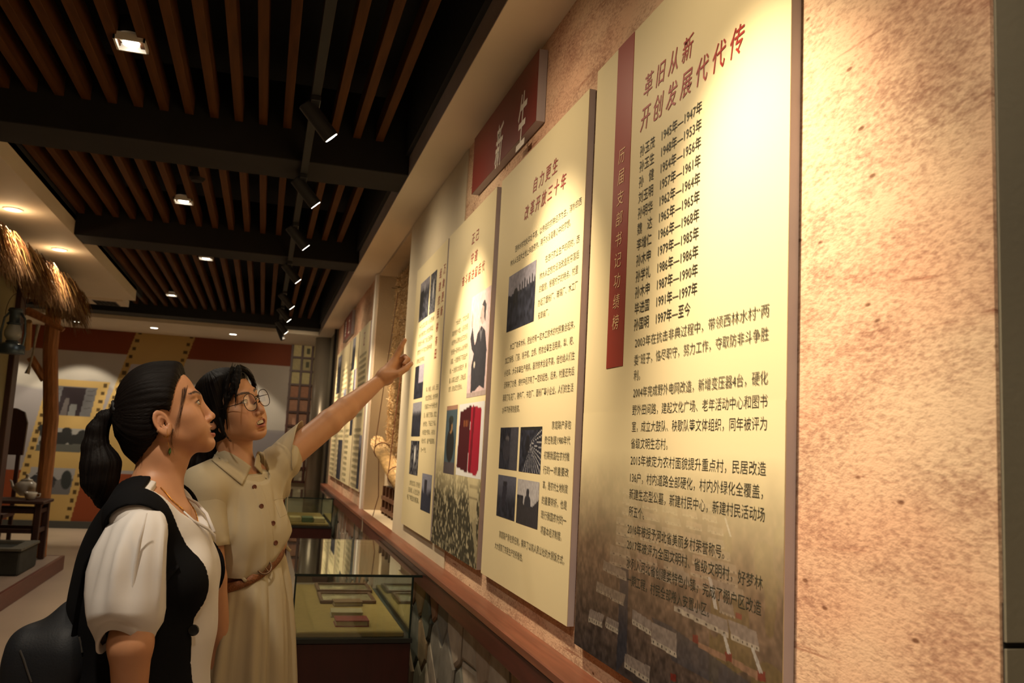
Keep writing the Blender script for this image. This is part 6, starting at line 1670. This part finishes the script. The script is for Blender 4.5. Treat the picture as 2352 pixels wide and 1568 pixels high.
# collar flaps: thin curved cloth pieces
def lift(p, d): return p - CF * d
ns_ = seg(rf.p(0, -.012, 1.30), rf.p(0, -.016, 1.372), .062, .056)
def cfield(P): return smin(bd_d(P), ns_(P), .012)
def flap(A, B, C, D, thick=.004, n=20, m=12, name='collar'):
    """pixel quad A-B (neck edge) / D-C (outer edge) draped on the bodice"""
    V = []
    for i in range(n):
        u = i / (n - 1)
        for j in range(m):
            v = j / (m - 1)
            x = (A[0] * (1 - u) + B[0] * u) * (1 - v) + (D[0] * (1 - u) + C[0] * u) * v
            y = (A[1] * (1 - u) + B[1] * u) * (1 - v) + (D[1] * (1 - u) + C[1] * u) * v
            y -= 5 * math.sin(u * math.pi) * (1 - v)
            off = thick * (.75 + .6 * math.sin(min(1, v * 1.3) * math.pi)); V.append(front_pt(x, y, f=cfield, off=off))
    i = np.arange(n * m).reshape(n, m); F = np.stack([i[:-1, :-1], i[:-1, 1:], i[1:, 1:], i[1:, :-1]], -1).reshape(-1, 4)
    return solid(np_mesh(name, np.array(V), F, M['dress'], rwm), .003, 0)
flap((503, 1030), (577, 1072), (556, 1114), (486, 1056))
flap((592, 1036), (584, 1070), (612, 1099), (607, 1040))
# stand of the collar round the neck
def stand(P):
    q = rf.l(P); dz = q[:, 2] - neck_z(q); return np.maximum(np.maximum(DB(P) - .0065, np.abs(dz - .004) - .012), np.hypot(q[:, 0], q[:, 1] + .015) - .088)
V, F = nets(stand, rf.p(0, 0, 1.36) - .12, rf.p(0, 0, 1.36) + .12, .003); np_mesh('collar_stand', V, F, M['dress'], rwm)
for px, py in ((578, 1078), (584, 1118), (600, 1162), (627, 1201), (633, 1246)):
    p = lift(front_pt(px, py), .0005); z_ax = -Vector(CF); 
    nrm = (rf.Fx * .8 + rf.Rx * .15); rot = Vector(nrm).to_track_quat('Z', 'Y').to_matrix().to_4x4()
    MB().lathe([(.0065, -.001), (.0072, .001), (.0066, .0028), (.0052, .0022), (.001, .0018)], (0, 0, 0), 20).build('button', M['button'], rwm, smooth=True, mw=Matrix.Translation(Vector(p)) @ rot)
pk_ = [(628, 1150), (662, 1137), (661, 1184), (645, 1190)]
pk_ = [(629, 1148), (661, 1140), (659, 1180), (643, 1188)]
pp = [front_pt(x, y, off=.001) for x, y in pk_]
for i in range(4):
    a, b = pk_[i], pk_[(i + 1) % 4]
    MB().tube([lift(front_pt(a[0] + (b[0] - a[0]) * t, a[1] + (b[1] - a[1]) * t), .0002) for t in np.linspace(0, 1, 9)], .0009, 5).build('pocket_seam', M['dress'], rwm)
# skirt: lofted rings with soft pleats
def belt_z(w): return BZ - .002 + .030 * math.cos(w - R(200)) * 1.0
def ring_pts(z, a, b, amp, nf=11, ph=0, tilt=1.0, n=160, off=0.0):
    L = []
    for k in range(n):
        w = 2 * math.pi * k / n; f = amp * (math.cos(nf * w + ph + .5 * math.sin(3 * w)) ** 3 + .4 * math.cos(23 * w + 1))
        L.append(rf.p((a + f + off) * math.cos(w), .0 + (b + f + off) * math.sin(w), z - tilt * TILT * math.cos(w)))
    return np.array(L)
WA, WB = .112, .088
rg2 = [ring_pts(BZ + .004, WA - .002, WB - .002, .001), ring_pts(BZ, WA - .003, WB - .003, .0015), ring_pts(BZ - .03, WA + .006, WB + .010, .004, ph=.2), ring_pts(BZ - .09, .132, .110, .0065, ph=.3, tilt=.8),
       ring_pts(.90, .150, .126, .009, ph=.4, tilt=.5), ring_pts(.78, .162, .138, .012, ph=.5, tilt=.2), ring_pts(.62, .176, .152, .015, ph=.6, tilt=0), ring_pts(.46, .190, .166, .018, ph=.7, tilt=0), ring_pts(.36, .197, .174, .019, ph=.75, tilt=0)]
V, F = loft(rg2); solid(np_mesh('skirt', V, F, M['dress'], rwm), .0025)
# braided belt
M['belt'] = mat('tan_braided_leather', (0.31, 0.11, 0.034), .45, vary=.5, vscale=240, bump=.7, bscale=260)
bl_o = [ring_pts(BZ + dz, WA, WB, 0, off=o_) for dz, o_ in ((-.013, .004), (-.012, .009), (0, .0105), (.012, .009), (.013, .004))]
V, F = loft(bl_o); belt = np_mesh('belt', V, F, M['belt'], rwm)
def beltf(P):
    q = rf.l(P); return np.minimum(np.sqrt((q[:, 0] / (WA + .0115)) ** 2 + (q[:, 1] / (WB + .0115)) ** 2) - 1, 9) * .1
def belt_pt(px, py): return front_pt(px, py, f=beltf)
c = lift(belt_pt(607, 1300), .002); tx = belt_pt(618, 1290) - belt_pt(596, 1309); tx = tx / np.linalg.norm(tx); up_ = np.cross(tx, -CF); up_ = up_ / np.linalg.norm(up_)
MB().tube([c + tx * .021 * math.cos(w) + up_ * .021 * math.sin(w) for w in np.linspace(0, 6.283, 30)], .0026, 8).build('buckle', mat('buckle_bronze', (0.20, 0.13, 0.09), .35, .7), belt, smooth=True)
MB().tube([c - up_ * .018, c + up_ * .018], .0018, 6).build('buckle_pin', mat('buckle_pin', (0.20, 0.13, 0.09), .35, .7), belt)
for px, py in ((553, 1321), (655, 1252)):
    c = lift(belt_pt(px, py), .001); MB().tube([c - up_ * .022 + CF * .006, c - up_ * .018, c, c + up_ * .018, c + up_ * .022 + CF * .006], .0045, 8, flat=.35, up=tuple(tx)).build('belt_loop', M['dress'], rwm, smooth=True)
for s_ in (1, -1):
    V, F = nets(in_frame(rf, Field().u(seg((s_ * .078, -.04, .036), (s_ * .088, .13, .028), .038, .032)).keep(plane((0, 0, .003), (0, 0, -1)), .003).keep(plane((0, 0, .075), (0, 0, 1)), .004)), (rx - .3, ry - .3, -.004), (rx + .3, ry + .3, .1), .006)
    np_mesh('shoe', V, F, M['button'], rwm)
